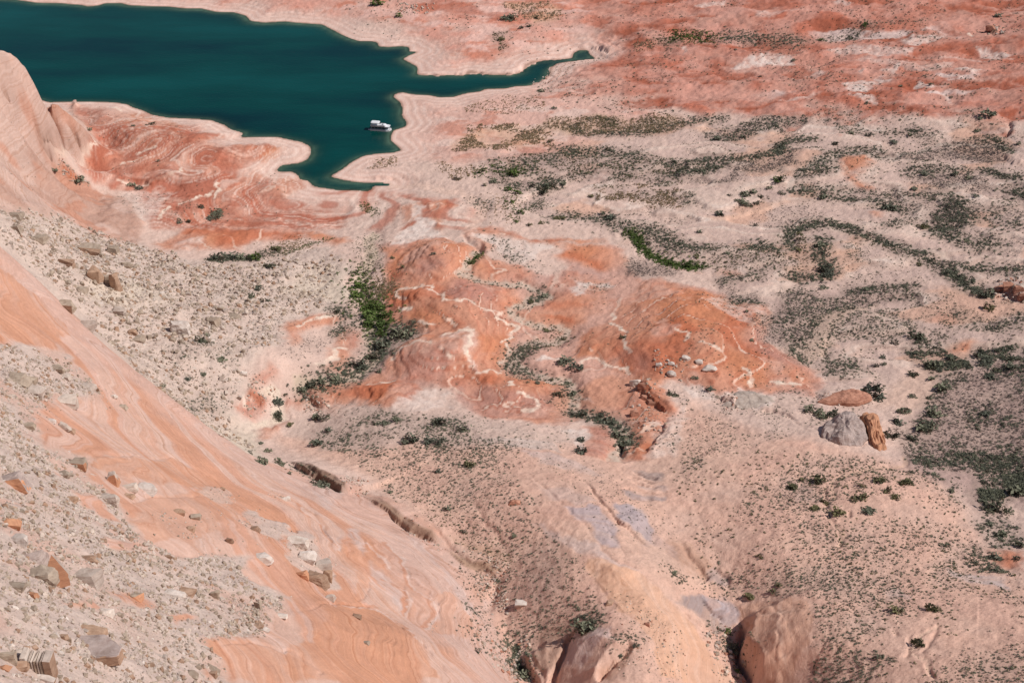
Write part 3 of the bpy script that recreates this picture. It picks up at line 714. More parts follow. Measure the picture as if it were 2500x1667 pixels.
def ground_h(x, y):
    x, y = np.asarray(x, float), np.asarray(y, float)
    r = np.clip(np.searchsorted(ys, y) - 1, 0, NY - 2)
    v = np.clip((y - ys[r]) / (ys[r + 1] - ys[r]), 0, 1)
    hh = half[r] * (1 - v) + half[r + 1] * v
    u = x / hh
    c = np.clip(np.searchsorted(us, u) - 1, 0, NX - 2)
    w = np.clip((u - us[c]) / (us[c + 1] - us[c]), 0, 1)
    return (H[r, c] * (1 - w) + H[r, c + 1] * w) * (1 - v) + (H[r + 1, c] * (1 - w) + H[r + 1, c + 1] * w) * v


def field(F, x, y):
    r = np.clip(np.searchsorted(ys, y), 0, NY - 1)
    c = np.clip(np.searchsorted(us, x / half[r]), 0, NX - 1)
    return F[r, c]


# ------------------------------------------------------------------ materials
def mat(name):
    m = bpy.data.materials.new(name)
    m.use_nodes = True
    nt = m.node_tree
    return m, nt, nt.nodes['Principled BSDF']


def N(nt, t, **kw):
    nd = nt.nodes.new(t)
    for k, v in kw.items():
        if k in nd.inputs.keys():
            nd.inputs[k].default_value = v
        else:
            setattr(nd, k, v)
    return nd


def mixrgb(nt, bt, fac, a, b):
    m = nt.nodes.new('ShaderNodeMix')
    m.data_type, m.blend_type = 'RGBA', bt
    for sck, v in ((m.inputs[0], fac), (m.inputs[6], a), (m.inputs[7], b)):
        if hasattr(v, 'is_output'):
            nt.links.new(v, sck)
        else:
            sck.default_value = v
    return m.outputs[2]


def ramp(nt, src, stops):
    r = nt.nodes.new('ShaderNodeValToRGB')
    while len(r.color_ramp.elements) < len(stops):
        r.color_ramp.elements.new(0.5)
    for e, (p, c) in zip(r.color_ramp.elements, stops):
        e.position, e.color = p, (c if len(c) == 4 else (*c, 1))
    nt.links.new(src, r.inputs[0])
    return r.outputs[0]


m_ground, nt, bs = mat('desert soil and rock')
ap = N(nt, 'ShaderNodeAttribute', attribute_name='pigment')
asl = N(nt, 'ShaderNodeAttribute', attribute_name='bedding')
ar = N(nt, 'ShaderNodeAttribute', attribute_name='bare_rock')
ag = N(nt, 'ShaderNodeAttribute', attribute_name='soil')
geo = N(nt, 'ShaderNodeNewGeometry')
L = nt.links.new
# thin bedding lines in the bare rock
bed = N(nt, 'ShaderNodeTexNoise', noise_dimensions='1D', Detail=4.0, Roughness=0.65, Scale=1.0)
wob = N(nt, 'ShaderNodeTexNoise', Scale=0.11, Detail=4.0)
L(geo.outputs['Position'], wob.inputs['Vector'])
ma = N(nt, 'ShaderNodeMath', operation='MULTIPLY_ADD')
L(wob.outputs[0], ma.inputs[0])
ma.inputs[1].default_value = 1.6
L(asl.outputs['Fac'], ma.inputs[2])
mb_ = N(nt, 'ShaderNodeMath', operation='MULTIPLY')
L(ma.outputs[0], mb_.inputs[0])
mb_.inputs[1].default_value = 2.6
L(mb_.outputs[0], bed.inputs['W'])
lines = ramp(nt, bed.outputs[0], [(0.30, (.84, .76, .70)), (0.40, (.97, .95, .94)), (0.55, (1, 1, 1)), (0.62, (1.09, 1.13, 1.16)), (0.70, (.99, .99, .98))])
c1 = mixrgb(nt, 'MULTIPLY', ar.outputs['Fac'], ap.outputs['Color'], lines)
# grit and small dark stones on the soil
vor = N(nt, 'ShaderNodeTexVoronoi', Scale=0.75)
L(geo.outputs['Position'], vor.inputs['Vector'])
gr = N(nt, 'ShaderNodeTexNoise', Scale=0.9, Detail=6.0, Roughness=0.75)
L(geo.outputs['Position'], gr.inputs['Vector'])
grit = ramp(nt, gr.outputs[0], [(0.30, (.70, .67, .66)), (0.46, (.97, .97, .97)), (0.62, (1.05, 1.05, 1.05)), (0.75, (1.16, 1.15, 1.14))])
c2 = mixrgb(nt, 'MULTIPLY', ag.outputs['Fac'], c1, grit)
mt = N(nt, 'ShaderNodeTexNoise', Scale=0.06, Detail=8.0, Roughness=0.7)
L(geo.outputs['Position'], mt.inputs['Vector'])
mot = ramp(nt, mt.outputs[0], [(0.3, (.88, .87, .87)), (0.5, (1, 1, 1)), (0.7, (1.08, 1.07, 1.06))])
c3 = mixrgb(nt, 'MULTIPLY', 1.0, c2, mot)
L(c3, bs.inputs['Base Color'])
bs.inputs['Roughness'].default_value = 0.95
bs.inputs['Specular IOR Level'].default_value = 0.15
bmp = N(nt, 'ShaderNodeBump', Strength=0.55, Distance=0.5)
L(gr.outputs[0], bmp.inputs['Height'])
bmp2 = N(nt, 'ShaderNodeBump', Strength=0.35, Distance=0.35)
L(bed.outputs[0], bmp2.inputs['Height'])
L(bmp.outputs[0], bmp2.inputs['Normal'])
L(bmp2.outputs[0], bs.inputs['Normal'])

m_water, nt, bs = mat('lake water')
ad = N(nt, 'ShaderNodeAttribute', attribute_name='murk')
geo = N(nt, 'ShaderNodeNewGeometry')
mp = N(nt, 'ShaderNodeMapping')
mp.inputs['Scale'].default_value = (0.005, 0.017, 0.02)
mp.inputs['Rotation'].default_value = (0, 0, 0.25)
nt.links.new(geo.outputs['Position'], mp.inputs[0])
wz = N(nt, 'ShaderNodeTexNoise', Scale=1.0, Detail=4.0, Roughness=.6)
nt.links.new(mp.outputs[0], wz.inputs['Vector'])
wc_ = ramp(nt, wz.outputs[0], [(0.32, (0.0003, 0.023, 0.027)), (0.5, (0.0006, 0.042, 0.038)), (0.68, (0.0015, 0.058, 0.054))])  # streaks of wind and reflection painted into the water's base colour
nt.links.new(wc_, bs.inputs['Base Color'])
bs.inputs['Roughness'].default_value = 0.12
bs.inputs['Specular IOR Level'].default_value = 0.13
rip = N(nt, 'ShaderNodeTexNoise', Scale=0.5, Detail=4.0)
nt.links.new(geo.outputs['Position'], rip.inputs['Vector'])
bm_ = N(nt, 'ShaderNodeBump', Strength=0.5, Distance=0.3)
nt.links.new(rip.outputs[0], bm_.inputs['Height'])
nt.links.new(bm_.outputs[0], bs.inputs['Normal'])
tr = N(nt, 'ShaderNodeBsdfTransparent')
tr.inputs[0].default_value = (0.55, 0.80, 0.72, 1)
ms = N(nt, 'ShaderNodeMixShader')
nt.links.new(ad.outputs['Fac'], ms.inputs[0])
nt.links.new(tr.outputs[0], ms.inputs[1])
nt.links.new(bs.outputs[0], ms.inputs[2])
nt.links.new(ms.outputs[0], nt.nodes['Material Output'].inputs['Surface'])


def rock_mat(name, col_, dark, beds=0.5):
    m, nt, bs = mat(name)
    tc = N(nt, 'ShaderNodeTexCoord')
    oi = N(nt, 'ShaderNodeObjectInfo')
    geo = N(nt, 'ShaderNodeNewGeometry')
    n1 = N(nt, 'ShaderNodeTexNoise', Scale=0.55, Detail=7.0, Roughness=.72)
    nt.links.new(geo.outputs['Position'], n1.inputs['Vector'])
    base = ramp(nt, n1.outputs[0], [(0.3, dark), (0.55, col_), (0.75, tuple(min(v * 1.2, .8) for v in col_))])
    mp = N(nt, 'ShaderNodeMapping')
    mp.inputs['Scale'].default_value = (0.25, 0.25, 5)
    nt.links.new(tc.outputs['Object'], mp.inputs[0])
    n2 = N(nt, 'ShaderNodeTexNoise', Scale=1.3, Detail=3.0)
    nt.links.new(mp.outputs[0], n2.inputs['Vector'])
    bd = ramp(nt, n2.outputs[0], [(0.35, (.70, .66, .63)), (0.5, (1, 1, 1)), (0.65, (1.12, 1.1, 1.08))])
    c = mixrgb(nt, 'MULTIPLY', beds, base, bd)
    rv = ramp(nt, oi.outputs['Random'], [(0, (.80, .78, .77)), (.5, (1, .99, .98)), (1, (1.10, 1.08, 1.04))])
    c = mixrgb(nt, 'MULTIPLY', 1.0, c, rv)
    nt.links.new(c, bs.inputs['Base Color'])
    bs.inputs['Roughness'].default_value = .93
    bs.inputs['Specular IOR Level'].default_value = .15
    b = N(nt, 'ShaderNodeBump', Strength=.5, Distance=.3)
    nt.links.new(n1.outputs[0], b.inputs['Height'])
    b2 = N(nt, 'ShaderNodeBump', Strength=.4, Distance=.2)
    nt.links.new(n2.outputs[0], b2.inputs['Height'])
    nt.links.new(b.outputs[0], b2.inputs['Normal'])
    nt.links.new(b2.outputs[0], bs.inputs['Normal'])
    return m


R_PALE = rock_mat('pale sandstone', tuple(pig(198, 176, 162)), tuple(pig(172, 148, 134)))
R_GREY = rock_mat('grey brown sandstone', tuple(pig(176, 154, 136)), tuple(pig(148, 124, 108)))
R_BROWN = rock_mat('brown varnished sandstone', tuple(pig(176, 142, 120)), tuple(pig(150, 112, 90)), .7)
R_ORANGE = rock_mat('fresh orange sandstone', tuple(pig(198, 142, 110)), tuple(pig(182, 126, 98)), .5)
R_RED = rock_mat('red sandstone', tuple(pig(186, 132, 110)), tuple(pig(146, 94, 76)), .8)
R_WHITE = rock_mat('white sandstone', tuple(pig(214, 194, 182)), tuple(pig(188, 166, 152)), .4)
R_LILAC = rock_mat('grey lilac sandstone', tuple(pig(172, 150, 142)), tuple(pig(146, 122, 114)), .7)


def leaf_mat(name, a, b):
    m, nt, bs = mat(name)
    oi = N(nt, 'ShaderNodeObjectInfo')
    geo = N(nt, 'ShaderNodeNewGeometry')
    n1 = N(nt, 'ShaderNodeTexNoise', Scale=0.8, Detail=3.0)
    nt.links.new(geo.outputs['Position'], n1.inputs['Vector'])
    c = ramp(nt, n1.outputs[0], [(0.3, a), (0.7, b)])
    rv = ramp(nt, oi.outputs['Random'], [(0, (.7, .72, .75)), (1, (1.25, 1.2, 1.1))])
    c = mixrgb(nt, 'MULTIPLY', 1.0, c, rv)
    nt.links.new(c, bs.inputs['Base Color'])
    bs.inputs['Roughness'].default_value = .85
    bs.inputs['Specular IOR Level'].default_value = .1
    return m


F_DARK = leaf_mat('grey green scrub leaves', (0.105, 0.112, 0.080), (0.190, 0.194, 0.146))
F_GREEN = leaf_mat('bright green willow leaves', (0.065, 0.105, 0.028), (0.140, 0.185, 0.062))
F_DRY = leaf_mat('dry tan stalks', (0.33, 0.26, 0.17), (0.50, 0.41, 0.28))
F_OLIVE = leaf_mat('olive scrub leaves', (0.105, 0.100, 0.052), (0.180, 0.165, 0.095))
F_GREY = leaf_mat('grey bare twigs', (0.20, 0.17, 0.16), (0.31, 0.26, 0.245))
M_STEM = leaf_mat('woody stem', (0.09, 0.065, 0.05), (0.15, 0.11, 0.085))


def tag(o, label=None, cat=None, group=None, kind=None):
    for k, v in (('label', label), ('category', cat), ('group', group), ('kind', kind)):
        if v:
            o[k] = v
    return o


# ------------------------------------------------------------------ the ground as meshes: flats, near ridge, far butte
idx = np.arange(NY * NX).reshape(NY, NX)
quads = np.stack([idx[:-1, :-1], idx[:-1, 1:], idx[1:, 1:], idx[1:, :-1]], -1)
qm = ridge[:-1, :-1] > 0.5
qb = (butte[:-1, :-1] > 0.5) & ~qm
VC = np.stack([X, Y, H], -1).reshape(-1, 3).astype(np.float32)
gy_, gx_ = np.gradient(H)
ex = np.gradient(X, axis=1)
ey = np.gradient(Y, axis=0)
xr = np.gradient(X, axis=0)
dzdx = gx_ / ex
dzdy = (gy_ - dzdx * xr) / ey
NRM = np.stack([-dzdx, -dzdy, np.ones_like(H)], -1)
NRM = (NRM / np.linalg.norm(NRM, axis=-1, keepdims=True)).reshape(-1, 3).astype(np.float32)
ATT = {'bedding': (strat * ridge + (strat2 * (1 - butte) + (H * .22 + n_big * 1.5) * butte) * (1 - ridge)), 'bare_rock': cl(slick + SLICK2 * .7 + butte), 'soil': cl(roughsoil * .75 + near_t * .3 + .08)}


SHEETS = []


def sheet(name, sel):
    q = quads[sel].reshape(-1, 4)
    used, inv = np.unique(q, return_inverse=True)
    me = bpy.data.meshes.new(name)
    me.vertices.add(len(used))
    me.vertices.foreach_set('co', VC[used].ravel())
    nq = len(q)
    me.loops.add(nq * 4)
    me.loops.foreach_set('vertex_index', inv.ravel().astype(np.int32))
    me.polygons.add(nq)
    me.polygons.foreach_set('loop_start', np.arange(0, nq * 4, 4, dtype=np.int32))
    me.polygons.foreach_set('use_smooth', np.ones(nq, bool))
    a = me.attributes.new('pigment', 'FLOAT_COLOR', 'POINT')
    a.data.foreach_set('color', np.concatenate([C.reshape(-1, 3)[used], np.ones((len(used), 1))], 1).astype(np.float32).ravel())
    for k, v in ATT.items():
        a = me.attributes.new(k, 'FLOAT', 'POINT')
        a.data.foreach_set('value', v.ravel()[used].astype(np.float32))
    me.update(calc_edges=True)
    me.normals_split_custom_set_from_vertices(NRM[used])
    me.materials.append(m_ground)
    o = bpy.data.objects.new(name, me)
    COL.objects.link(o)
    SHEETS.append((me, used))
    return tag(o, kind='structure')


sheet('ground', ~qm & ~qb)
sheet('slickrock_ridge', qm)
sheet('rock_butte', qb)

# lake: a level sheet, clear in the shallows
wxs, wys = np.arange(-1500, 330, 5.0), np.concatenate([np.arange(690, 1500, 4.0), 1500 + np.cumsum(8 * 1.25 ** np.arange(14))])
gx2, gy2 = np.meshgrid(wxs, wys)
dep = -field(H, gx2, gy2)
dep = np.where(sample(SH, gx2, gy2) < -60, 9, dep)
murk = 1 - np.exp(-np.maximum(dep, 0) * 2.1)
murk = np.clip(murk * .72 + .30, 0.3, 1)
murk[(gx2 < -560) | (gy2 > 1480)] = 1
me = bpy.data.meshes.new('water')
ii = np.arange(gx2.size).reshape(gx2.shape)
me.from_pydata(np.stack([gx2, gy2, np.zeros_like(gx2)], -1).reshape(-1, 3), [], np.stack([ii[:-1, :-1], ii[:-1, 1:], ii[1:, 1:], ii[1:, :-1]], -1).reshape(-1, 4).tolist())
a = me.attributes.new('murk', 'FLOAT', 'POINT')
a.data.foreach_set('value', murk.ravel().astype(np.float32))
me.materials.append(m_water)
wo = bpy.data.objects.new('water', me)
COL.objects.link(wo)
tag(wo, kind='structure')


# ------------------------------------------------------------------ rocks
def hull_rock(seed, sx=1, sy=1, sz=1, npts=11, boxy=0.82, detail=0, mats=(R_PALE,), face=None, rough=.03):
    """angular sandstone block; face = (normal, slot) gives freshly broken sides their own stone"""
    from mathutils import noise
    r = random.Random(seed)
    bm = bmesh.new()
    pts_ = [Vector((a, b, c)) for a in (-1, 1) for b in (-1, 1) for c in (-1, 1)] if boxy > .6 else []
    for v in pts_:
        t = r.uniform(.35, .95) if v.z > 0 else r.uniform(.75, 1.1)
        bm.verts.new((v.x * sx * .5 * t * r.uniform(.7, 1.1), v.y * sy * .5 * t * r.uniform(.7, 1.1), v.z * sz * .5 * r.uniform(.45, 1.1) + sz * .35))
    for i in range(npts - len(pts_)):
        v = Vector((r.uniform(-1, 1), r.uniform(-1, 1), r.uniform(-1, 1)))
        s = max(abs(v.x), abs(v.y), abs(v.z))
        q = (v / s) * boxy + v.normalized() * (1 - boxy)
        bm.verts.new((q.x * sx * .5, q.y * sy * .5, q.z * sz * .5 + sz * .35))
    h = bmesh.ops.convex_hull(bm, input=bm.verts)
    bmesh.ops.delete(bm, geom=[e for e in set(h['geom_interior']) | set(h['geom_unused']) if isinstance(e, bmesh.types.BMVert)], context='VERTS')
    big = max(sx, sy)
    for k in range(detail):
        bmesh.ops.subdivide_edges(bm, edges=[e for e in bm.edges if e.calc_length() > .14 * big], cuts=2 if k == 0 else 1, use_grid_fill=True)
        bmesh.ops.triangulate(bm, faces=bm.faces)
    if detail:
        dip = r.uniform(-.25, .25)
        for v in bm.verts:
            p = v.co / big
            q = Vector((p.x * 3 + seed * 3.7, p.y * 3, p.z * 3))
            k = noise.fractal(q, .8, 2, 4) * rough
            lay = (p.z + dip * p.x) * 9 + seed
            k += (noise.noise(Vector((0, seed, lay)))) * rough * 1.2
            o = v.co - Vector((0, 0, sz * .3))
            v.co += Vector((o.x, o.y, o.z * .4)).normalized() * k * big
    bm.normal_update()
    if face:
        nv, slot = Vector(face[0]).normalized(), face[1]
        for f in bm.faces:
            if f.normal.dot(nv) > .62:
                f.material_index = slot
    me = bpy.data.meshes.new('rock')
    bm.to_mesh(me)
    bm.free()
    for m in mats:
        me.materials.append(m)
    return me


def put(name, me, p, z_sink=0.0, rz=0.0, sc=(1, 1, 1), tilt=(0, 0), label=None, cat=None, group=None):
    o = bpy.data.objects.new(name, me)
    COL.objects.link(o)
    o.location = (p[0], p[1], float(ground_h(p[0], p[1])) - z_sink)
    o.rotation_euler = (tilt[0], tilt[1], rz)
    o.scale = sc
    return tag(o, label, cat, group)


def mpp(p):
    """metres per photo pixel at a ground point"""
    return math.sqrt(p[0] ** 2 + p[1] ** 2 + (CAM_Z - float(ground_h(p[0], p[1]))) ** 2) / FPX


MK = {'p': R_PALE, 'g': R_GREY, 'b': R_BROWN, 'o': R_ORANGE, 'r': R_RED, 'w': R_WHITE, 'l': R_LILAC}
#          sheet, x, y(base), w, h, stone, broken face stone, label
BOULDERS = [
    (7, 290, 880, 190, 170, 'g', None, 'big rounded grey boulder leaning on the orange pointed face'),
    (7, 570, 870, 190, 130, 'p', None, 'pale split boulder just right of the orange pointed face'),
    (7, 90, 220, 190, 140, 'l', 'o', 'large lilac grey boulder with an orange broken end by the left edge'),
    (7, 2040, 640, 140, 130, 'w', None, 'white block at the head of the boulder train on the orange slope'),
    (7, 2090, 735, 130, 110, 'w', None, 'second white block below the head of the boulder train'),
    (7, 2190, 790, 110, 70, 'p', None, 'pale flat block above the dark banded slab'),
    (7, 2170, 905, 150, 120, 'b', None, 'dark brown banded slab in the boulder train'),
    (7, 2240, 880, 60, 100, 'b', None, 'narrow brown slab standing right of the dark banded slab'),
    (7, 2070, 855, 70, 70, 'o', None, 'orange brown cube stone left of the dark banded slab'),
    (7, 2250, 995, 66, 55, 'p', None, 'round pale boulder alone at the foot of the boulder train'),
    (7, 1795, 750, 115, 85, 'w', None, 'white knobbly boulder left of the boulder train'),
    (7, 760, 200, 75, 95, 'p', 'o', 'tall pale boulder at the top edge of the near rubble'),
    (7, 880, 245, 95, 65, 'p', None, 'rounded pale boulder beside the tall pale boulder'),
    (7, 990, 250, 125, 60, 'w', None, 'long whitish boulder at the end of the row on the rubble edge'),
    (7, 870, 290, 72, 30, 'b', None, 'thin brown slab lying below the rounded pale boulder'),
    (7, 520, 90, 100, 75, 'g', 'o', 'grey boulder with a small orange face at the upper rubble'),
    (7, 1225, 405, 75, 45, 'b', None, 'dark brown boulder alone on the orange rock'),
    (7, 1325, 440, 75, 55, 'g', None, 'grey boulder right of the dark brown one on orange rock'),
    (7, 1570, 625, 45, 55, 'b', None, 'small dark pointed stone on orange rock above the rubble'),
    (7, 1745, 535, 60, 50, 'b', None, 'brown stone in the small scree patch on orange rock'),
    (7, 930, 1000, 85, 65, 'g', 'o', 'grey topped boulder with a rust orange front amid the rubble'),
    (7, 1190, 995, 125, 70, 'w', None, 'smooth pale dome shaped boulder in mid rubble'),
    (7, 1270, 950, 100, 60, 'b', None, 'brown boulder behind the smooth pale dome boulder'),
    (7, 1460, 990, 60, 70, 'g', None, 'narrow grey leaning slab right of the pale dome boulder'),
    (7, 1810, 1225, 56, 50, 'w', None, 'small white faced block at the right edge of the rubble'),
    (7, 1765, 1195, 64, 40, 'b', None, 'brown stone touching the small white faced block'),
    (7, 1920, 1120, 85, 34, 'w', None, 'flat whitish stone on bare orange rock'),
    (7, 1760, 1050, 46, 65, 'g', None, 'upright grey stone near the right tip of the rubble'),
    (7, 65, 490, 115, 65, 'o', None, 'tan orange block by the left edge below the lilac boulder'),
    (7, 590, 720, 90, 48, 'b', None, 'dark brown wedge above the orange pointed face'),
    (7, 225, 740, 130, 85, 'l', None, 'grey lilac boulder with a shaded left side above the pointed face'),
    (7, 100, 930, 135, 45, 'g', None, 'low dark slab left of the big rounded grey boulder'),
    (7, 215, 975, 70, 45, 'o', None, 'orange brown stone under the big rounded grey boulder'),
    (7, 430, 1275, 66, 50, 'b', None, 'brown block left of the long dark ledge'),
    (7, 600, 1240, 160, 44, 'b', None, 'long dark ledge stone behind the great flat slab'),
    (7, 1452, 1520, 56, 50, 'b', None, 'brown stone at the bottom of the near rubble'),
    (7, 1450, 1470, 80, 44, 'g', None, 'grey flat stone on top of the brown bottom stone'),
    (7, 750, 350, 120, 85, 'p', None, 'pale rough boulder below the row on the rubble edge'),
    (7, 490, 330, 75, 45, 'b', None, 'dark hollow looking boulder in the upper rubble'),
    (7, 1950, 335, 66, 34, 'w', None, 'small pale stones lump on the banded slope'),
    (7, 120, 620, 100, 105, 'w', None, 'pale pointed boulder by the left edge of the rubble'),
    (7, 725, 1120, 90, 75, 'w', None, 'pale rounded boulder above the great flat slab'),
    (7, 50, 1430, 100, 90, 'g', None, 'round grey boulder at the lower left edge'),
    (7, 150, 1420, 130, 100, 'p', None, 'pale overhanging block left of the split fin block'),
    (7, 140, 1480, 90, 60, 'b', None, 'brown block under the pale overhanging block'),
    (7, 25, 1490, 70, 50, 'o', None, 'tan stone in the lower left corner'),
    (7, 305, 1568, 110, 60, 'w', None, 'white stone at the foot of the split fin block'),
    (7, 1310, 1535, 80, 40, 'g', None, 'low grey stone at the bottom edge of the rubble'),
    (7, 430, 150, 80, 50, 'g', None, 'grey green boulder right of the lilac boulder'),
    (7, 1520, 250, 30, 26, 'b', None, 'tiny brown stone in the scree on the orange slope'),
    (7, 1300, 530, 50, 40, 'b', None, 'brown round stone on orange rock above mid rubble'),
    (7, 690, 605, 60, 40, 'b', None, 'brown stone at the left rim of an orange gap'),
    (7, 1140, 705, 60, 34, 'b', None, 'dark brown stone at the top rim of mid rubble'),
    (4, 600, 190, 125, 85, 'g', 'b', 'big grey block on the upper talus'),
    (4, 770, 200, 80, 70, 'g', None, 'grey block right of the big grey block on the upper talus'),
    (4, 445, 280, 110, 65, 'b', None, 'brown rounded boulder with a crack on the talus'),
    (4, 650, 390, 105, 115, 'b', None, 'large brown cube boulder with a black shaded side on the talus'),
    (4, 795, 460, 60, 140, 'b', None, 'tall thin dark fin of rock on the talus'),
    (4, 745, 420, 50, 90, 'g', None, 'shaded slab leaning left of the tall thin fin'),
    (4, 550, 450, 85, 50, 'g', None, 'low grey boulder below the large brown cube'),
    (4, 240, 100, 125, 55, 'g', None, 'long grey slab at the top left of the talus'),
    (4, 110, 55, 65, 60, 'g', None, 'steep grey slab near the left top of the talus'),
    (4, 440, 560, 100, 75, 'g', None, 'cracked grey boulder above the orange crest'),
    (4, 580, 690, 115, 65, 'p', None, 'pale boulders lump just behind the orange crest'),
    (4, 1230, 745, 120, 125, 'w', None, 'large pale domed boulder in mid talus'),
    (4, 1455, 685, 105, 60, 'g', None, 'slab with a deep shaded hollow right of the domed boulder'),
    (4, 895, 755, 75, 50, 'b', None, 'brown boulder with a dark left side in lower talus'),
    (4, 950, 805, 80, 55, 'g', None, 'grey boulder right below the brown one in lower talus'),
    (4, 1175, 335, 36, 24, 'b', None, 'small brown stone alone on upper right talus'),
    (4, 810, 620, 80, 65, 'p', None, 'pale boulder in the centre of the talus'),
    (4, 1665, 1030, 46, 40, 'w', None, 'round pale boulder at the foot of the talus'),
    (4, 125, 1090, 115, 90, 'g', None, 'large grey boulder left of a dark cleft on near rubble'),
    (4, 210, 1090, 66, 60, 'g', None, 'grey boulder right of the dark cleft on near rubble'),
    (4, 215, 1150, 140, 60, 'p', None, 'pale flat boulder below the dark cleft'),
    (4, 390, 1000, 100, 60, 'g', None, 'grey boulder at the rim of the near rubble'),
    (4, 440, 1045, 70, 50, 'p', None, 'pale boulder touching the rim grey boulder'),
    (4, 600, 1130, 90, 60, 'p', None, 'pale boulder with a dark right neighbour at the rubble rim'),
    (4, 645, 1130, 60, 55, 'b', None, 'dark brown boulder at the rubble rim'),
    (4, 445, 1230, 135, 75, 'p', None, 'large tan block lying on the near slope'),
    (4, 840, 1255, 56, 30, 'g', None, 'small grey stone alone on the orange slope'),
    (4, 430, 1395, 90, 60, 'p', None, 'pale rounded boulder leaning on a brown one'),
    (4, 475, 1420, 60, 40, 'b', None, 'brown stone under the pale rounded boulder'),
    (4, 195, 1395, 80, 50, 'g', None, 'grey stone on the left rubble'),
    (4, 870, 300, 60, 44, 'g', None, 'wedge shaped slab right of the thin fin'),
    (4, 1515, 590, 60, 40, 'g', None, 'dark sided slab high on the right talus'),
    (4, 1590, 630, 90, 30, 'g', None, 'thin tilted slab right of the dark sided slab'),
    (4, 350, 1350, 60, 30, 'w', None, 'whitish flat stone on the left orange patch'),
    (4, 780, 1190, 40, 30, 'w', None, 'pale stone near the rim of the orange slope'),
    (8, 115, 1120, 56, 38, 'b', None, 'small brown wedge alone on the striped orange dome'),
    (8, 180, 1308, 46, 30, 'g', None, 'grey stone low on the striped orange dome'),
    (8, 1240, 1035, 85, 38, 'w', None, 'pale flat boulder in the middle of the shrub slope'),
    (8, 1845, 1040, 50, 36, 'b', None, 'dark boulder at the edge of the pale slickrock'),
    (8, 2100, 1180, 44, 30, 'r', None, 'reddish stone on the pale slickrock spur'),
    (8, 1195, 345, 70, 34, 'r', None, 'red brown rocks lump on the shrub slope'),
    (5, 2020, 1105, 70, 55, 'w', None, 'white block on top of the dark red bank'),
    (5, 2060, 1155, 56, 40, 'r', None, 'dark red block below the white block'),
    (5, 2080, 1205, 60, 50, 'r', None, 'shaded red block on the red bank'),
    (5, 2020, 1305, 60, 55, 'r', None, 'pointed red boulder in the red gully'),
    (5, 2130, 1230, 60, 40, 'r', None, 'red ledge block at the right of the red bank'),
    (5, 2265, 1050, 56, 46, 'w', None, 'white knob on the red mound'),
    (5, 2180, 1000, 40, 30, 'w', None, 'small whitish rock on the red mound'),
    (5, 2265, 985, 44, 36, 'w', None, 'whitish rock above the white knob'),
    (6, 40, 960, 60, 34, 'w', None, 'white rock heap on the right red mound'),
    (6, 125, 990, 50, 40, 'w', None, 'white rock right of the white rock heap'),
    (6, 200, 1030, 90, 30, 'w', None, 'long low white rocks on the right red mound'),
    (6, 2195, 425, 60, 50, 'r', None, 'red block at the right edge outcrop'),
    (6, 2260, 440, 70, 50, 'r', None, 'middle red block of the right edge outcrop'),
    (6, 2310, 475, 60, 50, 'r', None, 'lower red block of the right edge outcrop'),
    (6, 2345, 505, 50, 50, 'r', None, 'last red block touching the right edge of the frame'),
    (3, 2130, 210, 60, 44, 'r', None, 'dark rock outcrop on the far red plain'),
    (1, 80, 1480, 110, 46, 'g', None, 'long grey slab highest on the left talus')]
for k, (c, x, y, w, h, st, fc, label) in enumerate(BOULDERS):
    p = at(T(c, f"{x},{y}"))[0]
    m = mpp(p)
    w_, h_ = 1.1 * w / 2.8 * m, 1.25 * h / 2.8 * m
    dpt = w_ * random.uniform(.6, .85)
    big = w >= 110
    knob = label.startswith(('big grey rounded', 'tall orange knob', 'big rounded', 'large pale domed', 'smooth pale'))
    hh = max(h_ * (1.0 if h > w else .80) * (.8 if ' knob of' in label else 1), .35)
    me = hull_rock(100 + k, 1.12 * w_, dpt, hh, 14 if not (knob or st == 'w') else 26 if ' knob of' not in label else 44, .82 if not (knob or st == 'w') else .35, 3 if ' knob of' in label else 2 if big or knob else 1,
                   (MK[st], MK[fc or st]), ((.55, -.8, .1), 1) if fc else None, .085 if ' knob of' in label else .035)
    if ' knob of' in label:
        for pl in me.polygons:
            pl.use_smooth = True
    put('sandstone_knob' if ' knob of' in label else 'boulder', me, (p[0], p[1] + dpt * .25), hh * (.3 if ' knob of' in label else .2), random.uniform(-.35, .35) if not fc else 0, (1, 1, 1), (random.uniform(-.2, .2), random.uniform(-.2, .2)), label, 'boulder')


def prism(name, corners, height, mats, top_slot, side_slot, seed, taper=.95, jit=.03):
    """slab: outline on the ground raised by height, edges chipped"""
    r = random.Random(seed)
    bm = bmesh.new()
    lo = [bm.verts.new((x, y, -.35 * height)) for x, y in corners]
    hi = [bm.verts.new((x * taper, y * taper, height * (1 + r.uniform(-.06, .06)))) for x, y in corners]
    nn = len(corners)
    bm.faces.new(hi)
    bm.faces.new(lo[::-1])
    for i in range(nn):
        bm.faces.new((lo[i], lo[(i + 1) % nn], hi[(i + 1) % nn], hi[i]))
    bmesh.ops.recalc_face_normals(bm, faces=bm.faces)
    sz = max(max(abs(a) for a in q) for q in corners)
    bmesh.ops.bevel(bm, geom=bm.edges[:], offset=.035 * sz, segments=1, affect='EDGES')
    bmesh.ops.subdivide_edges(bm, edges=[e for e in bm.edges if e.calc_length() > .2 * sz], cuts=4, use_grid_fill=True)
    from mathutils import noise
    for v in bm.verts:
        v.co += Vector((noise.noise(v.co * 1.1 + Vector((seed, 0, 0))), noise.noise(v.co * 1.1 + Vector((0, seed, 9))), noise.noise(v.co * 1.3 + Vector((0, 3, seed))))) * jit * sz
    bm.normal_update()
    for f in bm.faces:
        f.material_index = top_slot if f.normal.z > .6 else side_slot
    me = bpy.data.meshes.new(name)
    bm.to_mesh(me)
    bm.free()
    for m in mats:
        me.materials.append(m)
    return me


